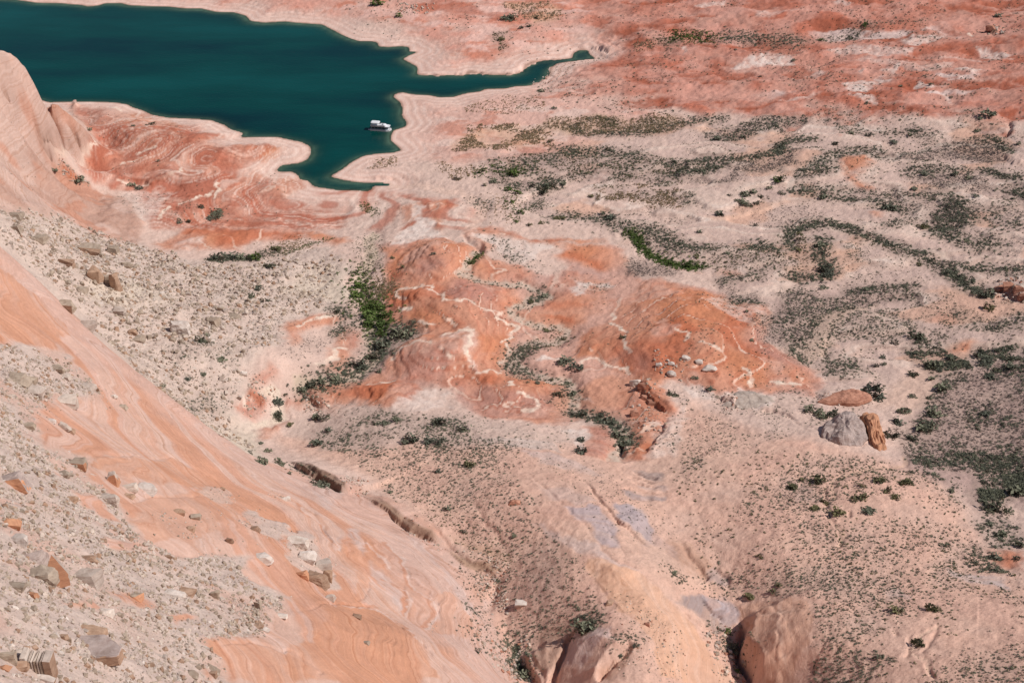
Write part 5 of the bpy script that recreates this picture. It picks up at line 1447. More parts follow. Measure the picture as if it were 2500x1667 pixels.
for c, s, kind, num, spread, a, b in [
        (5, "150,300 120,420 150,520 230,580 270,660 250,740", 'g', 620, 5.0, .9, 3.0), (5, "190,480 240,560 270,660", 'g', 220, 5.5, 1, 3), (5, "180,120 200,250 230,340", 'o', 150, 7, .7, 1.6), (5, "250,350 330,420 300,500 250,480", 'y', 260, 6, .8, 1.6),
        (5, "270,720 280,850 230,930 120,1000 0,1060 -100,1080 -270,1120", 'd', 520, 5.0, 1, 3.2), (5, "400,700 470,730 500,760 400,790", 'd', 110, 3.5, 1, 3),
        (5, "30,600 80,680 60,740 120,640", 'd', 90, 5, 1, 2.5),
        (5, "960,190 900,240 870,260", 'g', 80, 1.6, .9, 2.2), (5, "830,330 900,370 1000,400 1200,410 1330,440 1400,470 1300,520 1160,580", 'd', 150, 3.0, .7, 2.0), (5, "1380,430 1400,470 1300,520", 'd', 60, 2.5, 1, 2.6),
        (5, "1300,660 1450,700 1550,740 1520,780 1350,820 1230,870", 'o', 170, 3.5, .8, 2), (5, "1350,820 1230,870 1160,950 1230,1020 1400,1060", 'd', 330, 4.0, .9, 2.4), (5, "1500,1080 1560,1120 1620,1160 1500,1200 1460,1230", 'd', 90, 4, .8, 2.2),
        (5, "1560,1270 1700,1290 1850,1340 1950,1400 1980,1470 1930,1520", 'd', 260, 3.5, 1, 3.2), (5, "1040,100 1130,190 1250,260 1300,280", 'd', 120, 5, .8, 2.2),
        (5, "1960,50 2030,80 2060,140 2110,200 2200,230 2300,270 2480,285", 'g', 620, 2.4, 1.2, 3.0), (5, "2100,20 2150,70 2250,120 2352,200", 'd', 420, 6.0, 1, 2.6),
        (6, "0,150 100,170 250,180", 'd', 130, 3, 1, 2.4), (6, "450,180 560,165 680,180", 'd', 150, 3.5, 1, 2.6), (6, "150,240 350,250 500,240 720,220", 'o', 260, 7, .8, 2), (6, "200,180 400,210 720,210", 'd', 170, 7, .8, 2), (6, "480,320 600,290 760,280", 'd', 120, 6, .8, 1.8),
        (6, "980,90 970,150 950,230 1030,280 1000,340 850,350 720,340", 'd', 480, 3.5, 1, 2.8), (6, "770,180 730,130 740,60 800,20 950,0", 'd', 260, 2.6, .9, 2.4), (6, "820,60 810,130 830,200 800,280", 'o', 150, 4, .8, 2),
        (6, "1150,10 1250,50 1400,110 1550,170 1700,220 1830,290", 'd', 420, 3.2, 1, 2.8), (6, "1830,290 1900,350 2000,400 2060,440", 'd', 300, 3.2, 1.2, 3.2), (6, "1830,250 2000,270 2200,275 2352,280 2500,285", 'd', 260, 3, 1, 2.8), (6, "1250,70 1400,140 1600,200 1750,260", 'o', 150, 4, .8, 2),
        (3, "740,1568 780,1560 900,1530 1000,1515 1150,1555", 'd', 260, 2.6, 1, 2.6), (3, "1050,1520 1200,1560", 'd', 80, 3, 1, 2.6),
        (3, "930,955 830,960 760,970 690,1000 690,1040 600,1080 500,1095 350,1100 200,1110 0,1130 -130,1125", 'd', 560, 2.8, 1.1, 3.0), (3, "700,985 690,1030 640,1060", 'd', 120, 3.5, 1.2, 3), (3, "300,1140 150,1180 0,1195 -70,1195", 'd', 240, 3.2, 1.1, 3), (3, "300,1130 0,1160 -100,1160", 'o', 130, 5, .9, 2),
        (2, "930,1200 980,1160 1100,1170 1200,1190 1320,1170", 'g', 160, 4, 1, 2.4), (2, "1150,1200 1250,1180", 'g', 90, 4, 1, 2.4), (2, "1500,1030 1650,1040 1800,1040 1950,1060 2080,1100", 'd', 420, 4.5, 1, 2.8), (2, "1540,1080 1620,1060 1650,1120 1700,1140", 'o', 170, 8, .9, 2.2),
        (2, "1060,1240 1200,1260 1290,1290", 'd', 120, 4, 1, 2.4), (2, "1330,1260 1400,1270 1480,1230", 'd', 150, 4, 1, 2.8), (2, "1470,1490 1600,1470 1700,1490 1900,1510", 'd', 240, 4.5, 1, 2.6), (2, "1840,1540 1950,1550 2120,1565", 'd', 120, 4, 1, 2.6), (2, "1130,1290 1180,1330 1150,1400 1220,1440 1180,1480 1210,1520", 'g', 130, 3.5, .9, 2), (2, "1130,1360 1130,1450 1180,1490", 'y', 160, 8, .8, 1.8),
        (2, "1590,900 1750,910 1950,915 2100,910 2250,870 2352,850", 'd', 330, 3.0, 1, 2.2), (3, "0,840 150,820 320,800", 'd', 170, 3.0, 1, 2.4), (2, "1280,1420 1330,1400 1400,1370", 'd', 100, 4, .9, 2.2), (2, "890,1370 960,1390 990,1430", 'd', 70, 4, .9, 2),
        (2, "170,1400 200,1440 260,1460", 'g', 120, 2.6, .8, 1.8), (2, "100,1260 180,1290", 'd', 0, 1, 1, 1),
        (3, "-50,260 0,250 100,260 230,270", 'g', 460, 6, 1.0, 2.6), (3, "-190,285 -120,280 0,285", 'o', 120, 4, 1, 2.4), (3, "260,250 400,265 600,280 850,290", 'd', 520, 7, 1.0, 2.6), (3, "950,285 1050,270 1180,240 1210,190 1310,170 1660,165", 'd', 230, 4, 1, 2.4),
        (3, "880,1180 960,1130 1000,1080 1080,1050 1200,1025 1400,1040", 'd', 360, 3.6, 1, 2.6), (3, "770,1210 900,1200 1080,1160", 'd', 160, 3, 1, 2.4), (3, "800,1270 950,1280 1200,1300 1290,1310 1500,1330 1700,1350", 'd', 220, 2, .9, 2.2), (3, "760,1310 950,1320 1150,1350 1320,1370 1470,1410 1550,1410", 'd', 320, 3, 1, 2.8),
        (3, "1320,1370 1500,1360 1700,1400", 't', 200, 8, .9, 1.8), (3, "1530,1180 1700,1150 1900,1170 1980,1180", 'd', 280, 5, 1, 2.6), (3, "2080,1160 2200,1210 2330,1240", 'd', 160, 3, 1, 2.8), (3, "2250,1290 2352,1330", 'd', 110, 4, 1.2, 3), (3, "1100,870 1250,890 1450,900 1600,910 1780,920", 'd', 150, 3, 1, 2.4), (3, "1560,885 1650,885", 'd', 60, 1.4, 1, 2.2),
        (3, "2000,940 2150,930 2200,970 2260,1030", 'd', 170, 2.6, 1, 2.6), (3, "1700,960 1690,1000 1650,1020 1500,1060", 'd', 90, 2.5, .9, 2), (3, "1700,1345 1750,1345 1880,1370 1950,1410 1990,1450 1930,1540", 'd', 260, 4, 1, 2.6), (3, "550,1530 650,1500 800,1440 950,1450", 't', 170, 6, .9, 1.8), (3, "1380,1540 1500,1520 1630,1490", 'd', 120, 3, .9, 2),
        (3, "2110,1510 2140,1440 2230,1390", 'd', 80, 4, 1, 2.4), (6, "1750,0 1850,70 1950,110", 'd', 260, 6, 1, 2.8), (6, "2000,150 2100,120 2200,110", 'd', 130, 5, 1, 2.8), (6, "2352,20 2200,10", 'd', 60, 5, 1, 2.6),
        (6, "270,400 350,370 450,370 570,350", 'd', 150, 2.5, .8, 2), (6, "340,530 460,525 560,555", 'd', 120, 2.5, .8, 2), (6, "1160,440 1300,430 1350,410 1550,390 1640,390", 'd', 170, 1.5, .8, 2), (6, "780,840 800,900 850,950", 'd', 120, 2.5, .9, 2.2), (6, "1180,540 1000,600 940,660 870,750 820,790", 'd', 160, 1.6, .8, 2),
        (6, "990,880 990,760 1080,660 1200,610 1350,590 1500,580", 'd', 230, 2.6, .9, 2.2), (6, "990,880 1030,1000 1150,930 1160,1010", 'd', 150, 4, .9, 2.2), (6, "2060,650 2120,690 2190,680 2352,600", 'd', 110, 3.5, .9, 2.4),
        (4, "1440,240 1540,230 1640,225 1750,215", 'd', 300, 2.6, .9, 2.2), (4, "1750,210 1830,190 1930,170", 'd', 120, 2.6, .8, 2), (4, "1850,160 1950,130 2080,130 1950,180", 'y', 240, 5, .8, 1.6), (4, "1930,190 2050,160 2120,120 2280,90", 'g', 140, 1.2, .7, 1.4),
        (4, "1230,1220 1400,1230 1500,1250", 'd', 170, 3, .6, 1.8), (4, "2250,570 2352,580 2330,610", 'd', 100, 3, .8, 2.2), (4, "2260,750 2352,720", 'd', 60, 2, .8, 2), (4, "1970,900 2050,830 2200,780", 't', 120, 4, .7, 1.6),
        (7, "1985,70 2080,140 2200,210 2300,260", 'd', 90, 2.5, .6, 1.6), (8, "850,790 900,870 960,940 940,990", 'd', 110, 4, .6, 1.6), (8, "920,1040 960,1160 900,1250 960,1330", 'd', 120, 3.5, .6, 1.8), (8, "1160,1260 1200,1330 1180,1400 1230,1470 1260,1540", 'd', 260, 3, .7, 2.2), (8, "1150,1200 1300,1170 1500,1150 1700,1140", 'd', 220, 4, .6, 1.6), (8, "1640,1190 1740,1160", 'd', 160, 3, .7, 2),
        (8, "600,400 800,510 1000,660 1150,780", 'o', 200, 4, .6, 1.4), (8, "1860,1320 1950,1300 2020,1280", 'd', 70, 3, .6, 1.6), (9, "240,1230 300,1270 380,1320 400,1380 430,1500", 'd', 160, 3, .6, 1.8), (9, "140,910 220,880 300,950 400,930", 'd', 70, 4, .6, 1.5), (8, "2240,780 2300,820 2352,880", 'd', 60, 3, .6, 1.6), (8, "1700,150 2000,380 2200,560", 't', 80, 5, .6, 1.4)]:
    if num:
        add(kind, on_line(A_(c, s), int(num * 2.0), spread * .9), a * .5, b * .78)

for c, s, kind, num, cl_, a, b in [
        # grey carpets
        (6, "690,470 900,450 1160,430 1350,410 1630,390 1660,440 1450,520 1200,530 960,600 900,700 830,800 800,900 770,870 720,800 620,720 640,640", 'd', 900, None, .7, 1.9),
        (6, "690,470 900,450 1160,430 1350,410 1630,390 1660,440 1450,520 1200,530 960,600 900,700 830,800 800,900 770,870 720,800 540,840 520,760 600,620", 't', 1100, None, .7, 1.5),
        (6, "1060,720 1200,640 1400,620 1600,640 1500,780 1200,830 1100,900 1020,880", 'd', 420, (20, 3), .6, 1.6), (6, "960,1000 1200,900 1300,980 1150,1060", 'd', 120, None, .7, 1.8),
        (6, "1500,740 1800,780 1760,880 1560,860", 'd', 160, (18, 5), .9, 2.6), (6, "1660,930 1900,870 2010,1000 1780,1000", 'd', 330, None, .9, 2.6),
        (6, "1560,1500 1570,1390 1700,1250 1760,1100 1990,1000 2352,1000 2500,1100 2500,1650 1560,1650", 'd', 1150, (26, 7), .7, 2.2), (6, "1560,1500 1570,1390 1700,1250 1760,1100 1990,1000 2352,870 2500,1100 2500,1650 1560,1650", 't', 2200, None, .7, 1.8),
        (6, "2000,830 2352,800 2500,900 2500,1050 2100,1020", 'd', 380, (18, 9), 1.0, 2.8), (9, "1560,-20 2352,-20 2500,300 2352,300 2200,300 2060,430 1950,300 1700,150 1500,100", 'd', 1100, (24, 11), .7, 2.2), (9, "2020,240 2230,280 2200,380 2080,420", 'd', 300, None, .9, 2.4), (9, "2200,180 2352,130 2400,280 2250,280", 'd', 160, None, 1, 2.6),
        (9, "2080,420 2352,480 2400,640 2200,660 2000,500", 'd', 140, None, .8, 2.2), (9, "1950,600 2130,700 2160,820 1960,760", 'd', 120, None, .7, 2),
        # dotted slopes
        (9, "0,0 600,-30 1500,80 1900,300 2200,640 1900,780 1300,760 700,800 330,800 200,640 0,520", 'd', 1900, (50, 13), .5, 1.4), (9, "0,0 600,-30 1500,80 1900,300 2200,640 1900,780 1300,760 700,800 330,800 200,640 0,520", 'o', 420, (30, 14), .6, 1.8),
        (9, "330,800 700,800 1300,760 1900,780 2352,1000 2500,1700 900,1700 900,1400 960,1100 500,980", 'd', 1800, (45, 15), .45, 1.25), (9, "330,800 700,800 1300,760 1900,780 2352,1000 2500,1700 900,1700 900,1400 960,1100 500,980", 'o', 380, (25, 16), .5, 1.6), (9, "880,1568 960,1300 1200,1330 1500,1450 1300,1600 900,1650", 'd', 420, None, .45, 1.4),
        (5, "2352,1320 2500,1300 2700,1400 2900,1568 2352,1568", 'd', 170, None, .5, 1.2),
        (9, "330,400 800,100 1100,100 1100,400 1000,700 500,760", 't', 500, (25, 20), .5, 1.1), (9, "1000,640 1500,600 1700,760 1300,860 900,800", 'd', 200, None, .5, 1.4), (9, "700,780 1300,860 1300,1000 700,960", 'd', 150, None, .5, 1.2),
        (8, "0,0 300,-20 700,-40 1100,-40 1150,120 1280,300 1300,480 1450,640 1680,760 1700,900 1800,1050 1700,1180 1300,1180 1150,1100 1060,900 1150,780 900,640 650,420 420,320 200,180", 'd', 1700, None, .45, 1.35), (8, "0,0 300,-20 700,-40 1100,-40 1150,120 1280,300 1300,480 1100,600 900,560 650,400 420,300 200,150", 't', 250, None, .45, 1.1),
        (5, "60,1330 200,1290 500,1290 750,1290 850,1420 800,1568 100,1568 0,1460", 'd', 420, (14, 18), .6, 1.9), (5, "0,1220 300,1250 800,1250 1000,1330 1400,1400 1600,1400 1560,1568 0,1568", 'd', 330, None, .45, 1.3),
        (8, "1250,-20 1700,40 2100,330 2352,380 2352,640 2100,640 1900,560 1500,330", 'd', 240, None, .35, .95), (8, "-300,-250 0,-200 500,-180 1100,-100 1250,0 1200,120 700,60 200,120 0,0", 'd', 700, (40, 51), .5, 1.5), (8, "1700,840 2000,960 2200,1150 2352,1250 2352,1568 2000,1568 1900,1250", 'd', 150, None, .35, .9), (5, "2352,1180 2100,1568 2352,1568", 'd', 60, None, .5, 1.3),
        # talus dots
        (4, "60,170 600,40 1000,150 1400,250 1900,260 2300,280 2300,480 1900,800 1650,980 1700,1400 1500,1380 1100,1050 700,730 400,500 200,370", 'd', 700, None, .35, 1.0), (4, "1150,780 1450,800 1650,940 1500,1000 1200,950", 'd', 170, None, .5, 1.4), (4, "1400,300 1900,320 1900,560 1600,560", 'd', 110, None, .5, 1.5), (4, "1600,560 2200,600 2150,760 1700,760", 't', 120, None, .4, 1),
        (4, "0,950 400,1000 640,1130 400,1270 240,1400 0,1500", 'd', 110, None, .22, .6), (7, "0,100 600,400 1200,720 1700,750 1900,1050 1400,1350 1500,1568 0,1568", 'd', 420, None, .22, .62),
        # far plain
        (3, "0,0 2352,0 2352,740 900,740 200,560 0,600", 'd', 1500, (60, 25), .7, 1.9), (2, "1250,430 2352,280 2352,800 1800,780 1500,720", 'd', 420, (40, 26), .7, 1.9), (2, "0,0 2352,0 2352,250 1700,330 1200,400 700,300 100,240", 'd', 380, (40, 27), .7, 1.9), (3, "900,720 2352,740 2352,880 1400,880 900,830", 'd', 300, (35, 29), .7, 2.0), (1, "600,720 1000,800 1500,950 2000,1250 1900,1500 1200,1500 700,1200", 'd', 130, (30, 28), .5, 1.3),
        (3, "160,930 250,970 440,940 620,880 880,820 850,790 700,800 560,830 350,860", 'd', 420, None, .9, 2.2), (3, "160,930 250,970 440,940 620,880 880,820 850,790 700,800 560,830 350,860", 't', 420, None, .9, 1.8), (3, "0,900 200,880 400,1000 200,1080 0,1060", 'd', 90, None, .5, 1.2), (3, "680,890 860,890 860,930 680,930", 'd', 46, None, .7, 1.3), (3, "880,1010 980,1010 980,1050 880,1050", 'd', 26, None, .8, 1.5), (3, "900,760 1300,760 1200,840 900,850", 'd', 100, None, .7, 1.3),
        (3, "0,1240 300,1260 500,1200 800,1110 850,1020 760,1030 560,1130 250,1230", 't', 700, None, .8, 1.5), (3, "1480,1060 1800,1000 2150,1000 2260,1080 2100,1100 1800,1060 1560,1100", 't', 600, None, .8, 1.6), (3, "1900,950 2150,950 2250,1050 2000,1010 1800,990", 't', 350, None, .8, 1.8), (3, "1500,1210 1650,1260 1900,1290 2150,1320 2100,1230 1800,1200", 't', 450, None, .8, 1.6), (3, "1720,1500 1760,1420 1880,1370 1980,1440 1900,1560 1750,1540", 'd', 500, None, .9, 2.0), (3, "1720,1500 1760,1420 1880,1370 1980,1440 1900,1560 1750,1540", 't', 350, None, .9, 1.8),
        (3, "0,1320 100,1330 80,1400 0,1400", 'd', 60, None, .8, 1.6), (3, "1280,1370 2000,1350 2352,1400 2352,1568 1500,1568", 'd', 250, (30, 31), .6, 1.5), (3, "1100,900 2200,860 2352,1300 1000,1300", 'd', 420, (40, 32), .6, 1.6), (3, "0,1000 1500,900 1000,1500 0,1500", 'd', 200, (30, 33), .5, 1.2),
        # reeds and dead stalks on the flats
        (2, "780,960 900,880 1200,850 1450,880 1480,960 1300,1000 1000,1040 760,1020", 'y', 900, (22, 34), .9, 2.0), (2, "1280,870 1500,800 1750,790 2000,820 2300,790 2352,840 2100,910 1750,915 1500,890", 'y', 900, None, .9, 2.0), (2, "1500,850 1800,800 2100,830 2300,800 2100,905 1700,905", 'd', 300, (14, 36), .7, 1.6), (2, "1500,850 1800,800 2100,830 2300,800 2100,905 1700,905", 'o', 320, (14, 37), .8, 1.8),
        (2, "180,1100 400,1070 380,1150 220,1160", 'y', 110, None, .8, 1.6), (2, "600,1110 900,1140 1000,1190 800,1240 700,1190", 'y', 160, None, .8, 1.6), (2, "1690,1270 2000,1260 2352,1300 2352,1420 2000,1400 1750,1360", 'y', 500, (18, 38), .8, 1.8), (2, "1690,1270 2000,1260 2352,1300 2352,1420 2000,1400 1750,1360", 'o', 200, (14, 39), .8, 1.7), (2, "1050,1090 1300,1080 1500,1040 2080,1090 2352,1130 2352,1250 1900,1240 1500,1220 1250,1280 1000,1230", 'o', 700, (20, 40), .8, 1.9), (2, "1050,1090 1300,1080 1500,1040 2080,1090 2352,1130 2352,1250 1900,1240 1500,1220 1250,1280 1000,1230", 'd', 620, (16, 41), .9, 2.2),
        (2, "850,720 1100,680 1400,640 1400,730 1100,790 880,760", 'y', 260, None, .8, 1.7), (2, "1130,20 1400,10 1520,90 1480,140 1340,140 1100,40", 'y', 330, None, .9, 2), (2, "1100,300 1140,280 1120,380 1080,360", 'o', 50, None, .8, 1.8), (2, "2000,300 2140,290 2050,360", 'y', 120, None, .9, 1.8), (2, "1700,780 1900,820 1850,860", 'o', 60, None, .9, 2), (2, "1050,230 1150,210 1120,290 1040,280", 'o', 60, None, .8, 1.8),
        (5, "110,60 280,60 290,300 140,330", 'd', 170, None, .5, 1.3), (5, "150,380 350,370 360,470 270,520 150,500", 'y', 300, None, .7, 1.4), (5, "1560,380 1860,390 1800,420 1640,470", 'd', 60, None, .5, 1.2), (5, "400,100 2300,100 2300,1250 1500,1000 900,1200 350,1100", 'd', 520, (40, 44), .4, 1.1), (6, "0,440 560,560 900,1000 900,1140 0,1060", 'd', 330, (25, 45), .5, 1.3), (6, "1100,100 1320,180 1300,250 1150,260", 'd', 100, None, .6, 1.4), (6, "1100,120 1700,260 1650,380 1100,400", 'd', 130, None, .5, 1.2), (6, "1500,430 1900,450 2100,650 1700,580", 'd', 170, None, .5, 1.4), (6, "1640,560 2000,600 2352,640 2352,860 1700,800", 'd', 260, (25, 47), .6, 1.7),
        (6, "0,1150 800,1130 1200,1170 1250,1300 800,1400 200,1560 0,1560", 'd', 420, (18, 48), .45, 1.3), (5, "2000,250 2352,330 2300,350 2000,340", 't', 260, None, .6, 1.3), (5, "1940,270 2120,220 2080,340 1980,340", 't', 160, None, .6, 1.3),
        (6, "230,330 560,480 540,560 330,520", 't', 200, None, .6, 1.4), (1, "550,800 1000,900 1000,960 600,960", 'd', 40, None, .5, 1.1), (1, "1180,1380 1550,1370 1550,1520 1180,1530", 'd', 60, None, .6, 1.4), (1, "0,560 560,900 640,1000 360,1190 60,1560 0,1560", 'd', 120, None, .4, .9), (1, "800,1300 1180,1300 1100,1480 900,1460", 'd', 110, None, .4, 1.0)]:
    P = A_(c, s)
    add(kind, in_poly(P, int(num * 1.75), clumpy(cl_[0], cl_[1], -.35, .35) if cl_ else None), a * .7, b * .92)


for kind, num in (('d', 2600), ('t', 1500), ('o', 500)):      # the brush goes on east of the view
    add(kind, in_poly(OR('2480,240 3500,240 3300,1667 2480,1667'), num, clumpy(45, 141, -.2, .4)), .5, 2.0)
    add(kind, in_poly(OR('2480,-50 3500,-50 3500,240 2480,240'), num // 4, clumpy(45, 142, -.2, .4)), .6, 1.6)
for kind, num in (('d', 1500), ('t', 1500), ('o', 350)):
    q = in_poly(OR('1250,350 1500,310 1900,280 2300,290 2560,330 2560,850 2350,880 2000,930 1850,780 1800,650 1500,560 1250,520'), num, lambda x, y: ((field(terf, x, y) > .62) & (field(terf, x, y) < .9)) * smooth(-.2, .3, fbm(x, y, 60, 2, 131)))
    add(kind, q, .4, 1.5)


def instancer(name, protos, P, squash=(.7, 1.0)):
    """one object: points with their own size and turn, geometry nodes set a piece on each"""
    me = bpy.data.meshes.new(name)
    z = ground_h(P[:, 0], P[:, 1])
    me.vertices.add(len(P))
    me.vertices.foreach_set('co', np.stack([P[:, 0], P[:, 1], z - .03 * P[:, 2]], 1).astype(np.float32).ravel())
    nn = len(P)
    at1 = me.attributes.new('size', 'FLOAT_VECTOR', 'POINT')
    sx = P[:, 2]
    at1.data.foreach_set('vector', np.stack([sx * RNG.uniform(.85, 1.2, nn), sx * RNG.uniform(.85, 1.2, nn), sx * RNG.uniform(*squash, nn)], 1).astype(np.float32).ravel())
    at2 = me.attributes.new('turn', 'FLOAT_VECTOR', 'POINT')
    tl = .38 if 'rubble' in name or 'stones' in name else .05
    at2.data.foreach_set('vector', np.stack([RNG.normal(0, tl, nn), RNG.normal(0, tl, nn), RNG.uniform(0, 6.28, nn)], 1).astype(np.float32).ravel())
    o = bpy.data.objects.new(name, me)
    COL.objects.link(o)
    src = bpy.data.collections.new(name + ' pieces')
    for p_ in protos:
        po = bpy.data.objects.new('piece', p_)
        src.objects.link(po)
    g = bpy.data.node_groups.new(name, 'GeometryNodeTree')
    g.interface.new_socket('Geometry', in_out='INPUT', socket_type='NodeSocketGeometry')
    g.interface.new_socket('Geometry', in_out='OUTPUT', socket_type='NodeSocketGeometry')
    gi, go = g.nodes.new('NodeGroupInput'), g.nodes.new('NodeGroupOutput')
    ci = g.nodes.new('GeometryNodeCollectionInfo')
    ci.inputs['Collection'].default_value = src
    ci.inputs['Separate Children'].default_value = True
    ci.inputs['Reset Children'].default_value = True
    iop = g.nodes.new('GeometryNodeInstanceOnPoints')
    iop.inputs['Pick Instance'].default_value = True
    a1, a2 = g.nodes.new('GeometryNodeInputNamedAttribute'), g.nodes.new('GeometryNodeInputNamedAttribute')
    for a_, nm in ((a1, 'size'), (a2, 'turn')):
        a_.data_type = 'FLOAT_VECTOR'
        a_.inputs['Name'].default_value = nm
    e2r = g.nodes.new('FunctionNodeEulerToRotation')
    l = g.links.new
    l(gi.outputs[0], iop.inputs['Points'])
    l(ci.outputs[0], iop.inputs['Instance'])
    l(a1.outputs[0], iop.inputs['Scale'])
    l(a2.outputs[0], e2r.inputs[0])
    l(e2r.outputs[0], iop.inputs['Rotation'])
    l(iop.outputs[0], go.inputs[0])
    md = o.modifiers.new('pieces', 'NODES')
    md.node_group = g
    return tag(o, kind='stuff')


# fallen twigs and darker soil where the brush is dense
allp = np.concatenate([q for k in 'dto' for q in SC[k]])
dens = np.zeros((len(GY), len(GX)))
np.add.at(dens, (np.clip(((allp[:, 1] - GY[0]) / 3).round().astype(int), 0, len(GY) - 1), np.clip(((allp[:, 0] - GX[0]) / 3).round().astype(int), 0, len(GX) - 1)), allp[:, 2] ** 2)
for _ in range(2):
    dens = (dens + np.roll(dens, 1, 0) + np.roll(dens, -1, 0) + np.roll(dens, 1, 1) + np.roll(dens, -1, 1)) / 5
litter = np.clip((sample(dens, X, Y) / 5.0 - .10) * (1 + n_fin * .9 + n_grain * .8), 0, 1) * .48 * (1 - ridge) * (1 - .75 * tan_se)
mixc(pig(148, 124, 110), litter)
for me_, used_ in SHEETS:
    me_.attributes['pigment'].data.foreach_set('color', np.concatenate([C.reshape(-1, 3)[used_], np.ones((len(used_), 1))], 1).astype(np.float32).ravel())

NAMES = {'d': 'dark_scrub', 'g': 'green_scrub', 'y': 'dry_stalks', 'o': 'olive_scrub', 't': 'bare_twigs'}
LAB = {'d': 'dark grey green scrub dotted over the sand and slopes', 'g': 'bright green willows lining the washes', 'y': 'dry tan stalks standing on the flats by the lake', 'o': 'olive low scrub on the flats and slopes', 't': 'grey bare twigs carpeting the flats'}
CT = {'d': 'scrub', 'g': 'scrub', 'y': 'dry grass', 'o': 'scrub', 't': 'scrub'}
for k, lst in SC.items():
    tag(instancer(NAMES[k], PROTO[k], np.concatenate(lst)), LAB[k], CT[k])

# rubble
TB = OR("0,515 60,518 130,528 240,568 330,598 420,636 520,648 620,650 700,630 800,620 840,650 800,740 700,790 660,850 600,900 600,980 560,1010 600,1070 500,1075 400,970 300,865 160,735 60,640 10,590")
NT = at(np.concatenate([[[-120, 800], [-20, 840]], T(4, "0,835 300,880 470,920 530,1010 630,1100 700,1180 600,1225 400,1240 240,1280 230,1400 300,1560"),
                        T(7, "580,30 620,200 810,330 880,420 950,550 1200,700 1650,670 1640,750 1740,880 2030,985 1950,1070 1850,1120 1700,1240 1430,1320 1490,1420 1550,1568 1560,1700 -300,1700")]))
rb = []


def stones(P, num, a, b, keep=None, pw=3.0):
    q = in_poly(P, num, keep)
    s = a + (b - a) * RNG.random(len(q)) ** pw
    rb.append(np.concatenate([q, s[:, None]], 1))


stones(TB, 13500, .35, 2.6, lambda x, y: field(talus_b, x, y) * (.35 + .65 * smooth(-.3, .4, fbm(x, y, 16, 3, 72))), 4.0)
stones(OR("0,540 300,590 560,660 700,640 600,760 420,830 250,800 60,640"), 1500, .8, 3.0, None, 3.0)
stones(NT, 24000, .16, 1.5, lambda x, y: field(near_t, x, y) * (.25 + .75 * smooth(-.3, .4, fbm(x, y, 9, 3, 73))), 4.2)
for c, s, num in [(7, "1930,560 2050,510 2150,640 2250,760 2260,880 2180,920 2100,830 2000,760 1920,660", 260), (7, "1690,400 1770,420 1760,460 1900,480 1960,560 1840,570 1700,520", 160), (7, "1350,270 1450,230 1560,240 1600,280 1570,370 1510,360", 120), (7, "1050,380 1180,420 1160,450 1080,440", 40), (7, "1240,560 1340,560 1320,600 1240,600", 40), (7, "1820,290 1980,310 1960,340 1840,310", 50), (7, "900,300 1900,400 2000,900 1700,700 1200,650 1000,560", 150),
                  (4, "540,1000 640,1100 900,1230 800,1260 600,1240", 90), (8, "580,1120 640,1120 660,1180 600,1200", 30)]:
    stones(A_(c, s), num, .18, .8)
rubble = np.concatenate(rb)
# the largest of these stones are things of their own
order = np.argsort(-rubble[:, 2] / np.sqrt(rubble[:, 0] ** 2 + rubble[:, 1] ** 2 + (CAM_Z - ground_h(rubble[:, 0], rubble[:, 1])) ** 2))
NBIG = 300 - len(BOULDERS) - 4
big_i, rest_i = order[:NBIG], order[NBIG:]
BIGP = [hull_rock(700 + j, 1, random.uniform(.6, .9), random.uniform(.4, .65), 11, .82, 1, (mm,)) for j, mm in enumerate([R_PALE, R_GREY, R_BROWN, R_GREY, R_PALE, R_WHITE])]
for i, k in enumerate(big_i):
    x, y, s = rubble[k]
    j = i % 6
    nm = ['pale', 'grey', 'brown', 'grey', 'pale', 'whitish'][j]
    near = field(ridge, np.array([x]), np.array([y]))[0] > .5
    where = 'amid the rubble on the near orange ridge' if near else 'on the grey boulder slope behind the orange ridge'
    SCATTERED.append((put('boulder', BIGP[j], (x, y), .08 * s, random.uniform(0, 6.28), (s, s, s * random.uniform(.8, 1.1)), (random.uniform(-.45, .45), random.uniform(-.45, .45)),
        f"{nm} angular boulder, one of many {where}", 'boulder', f"{nm} boulders {where}"), nm))
tag(instancer('rubble', ROCKP, rubble[rest_i], (.7, 1.1)), 'broken pale and brown sandstone rubble covering the slopes', 'rubble')
# small loose stones on the southern slopes and red mounds
rb = []
for c, s, num, a, b in [(8, "300,380 700,640 1150,800 1150,1200 1060,1150 1000,820 600,560", 450, .3, 1.2), (8, "900,1200 1250,1250 1330,1568 1150,1568 900,1350", 260, .4, 1.8), (9, "160,1180 330,1180 450,1400 480,1568 360,1568 250,1330", 200, .4, 1.9), (8, "1850,1000 2352,1300 2352,1568 1900,1568", 260, .25, .9),
                        (5, "1980,1080 2080,1060 2250,1300 2150,1450 2000,1300", 160, .4, 1.6), (4, "1700,1080 1900,1010 1850,1290 1700,1330", 150, .4, 1.5), (4, "2060,1180 2200,1200 2310,1270 2150,1280", 90, .4, 1.6), (6, "2100,380 2352,330 2450,520 2200,520", 150, .6, 2.6), (6, "950,1180 1300,1170 1300,1260 960,1240", 120, .4, 1.5), (6, "250,1190 380,1200 380,1290 260,1280", 60, .4, 1.4), (8, "0,180 190,280 170,330 0,260", 90, .4, 1.6), (1, "400,1100 620,1240 560,1270 420,1200", 120, .5, 1.8), (5, "2100,900 2352,950 2352,1080 2150,1080", 80, .5, 1.6), (3, "2080,160 2200,190 2200,240 2100,230", 60, .8, 3), (2, "1300,500 1600,420 1500,560 1350,590", 120, .5, 1.4), (2, "380,20 650,10 640,90 400,90", 130, .8, 2)]:
    stones(A_(c, s), num, a, b)
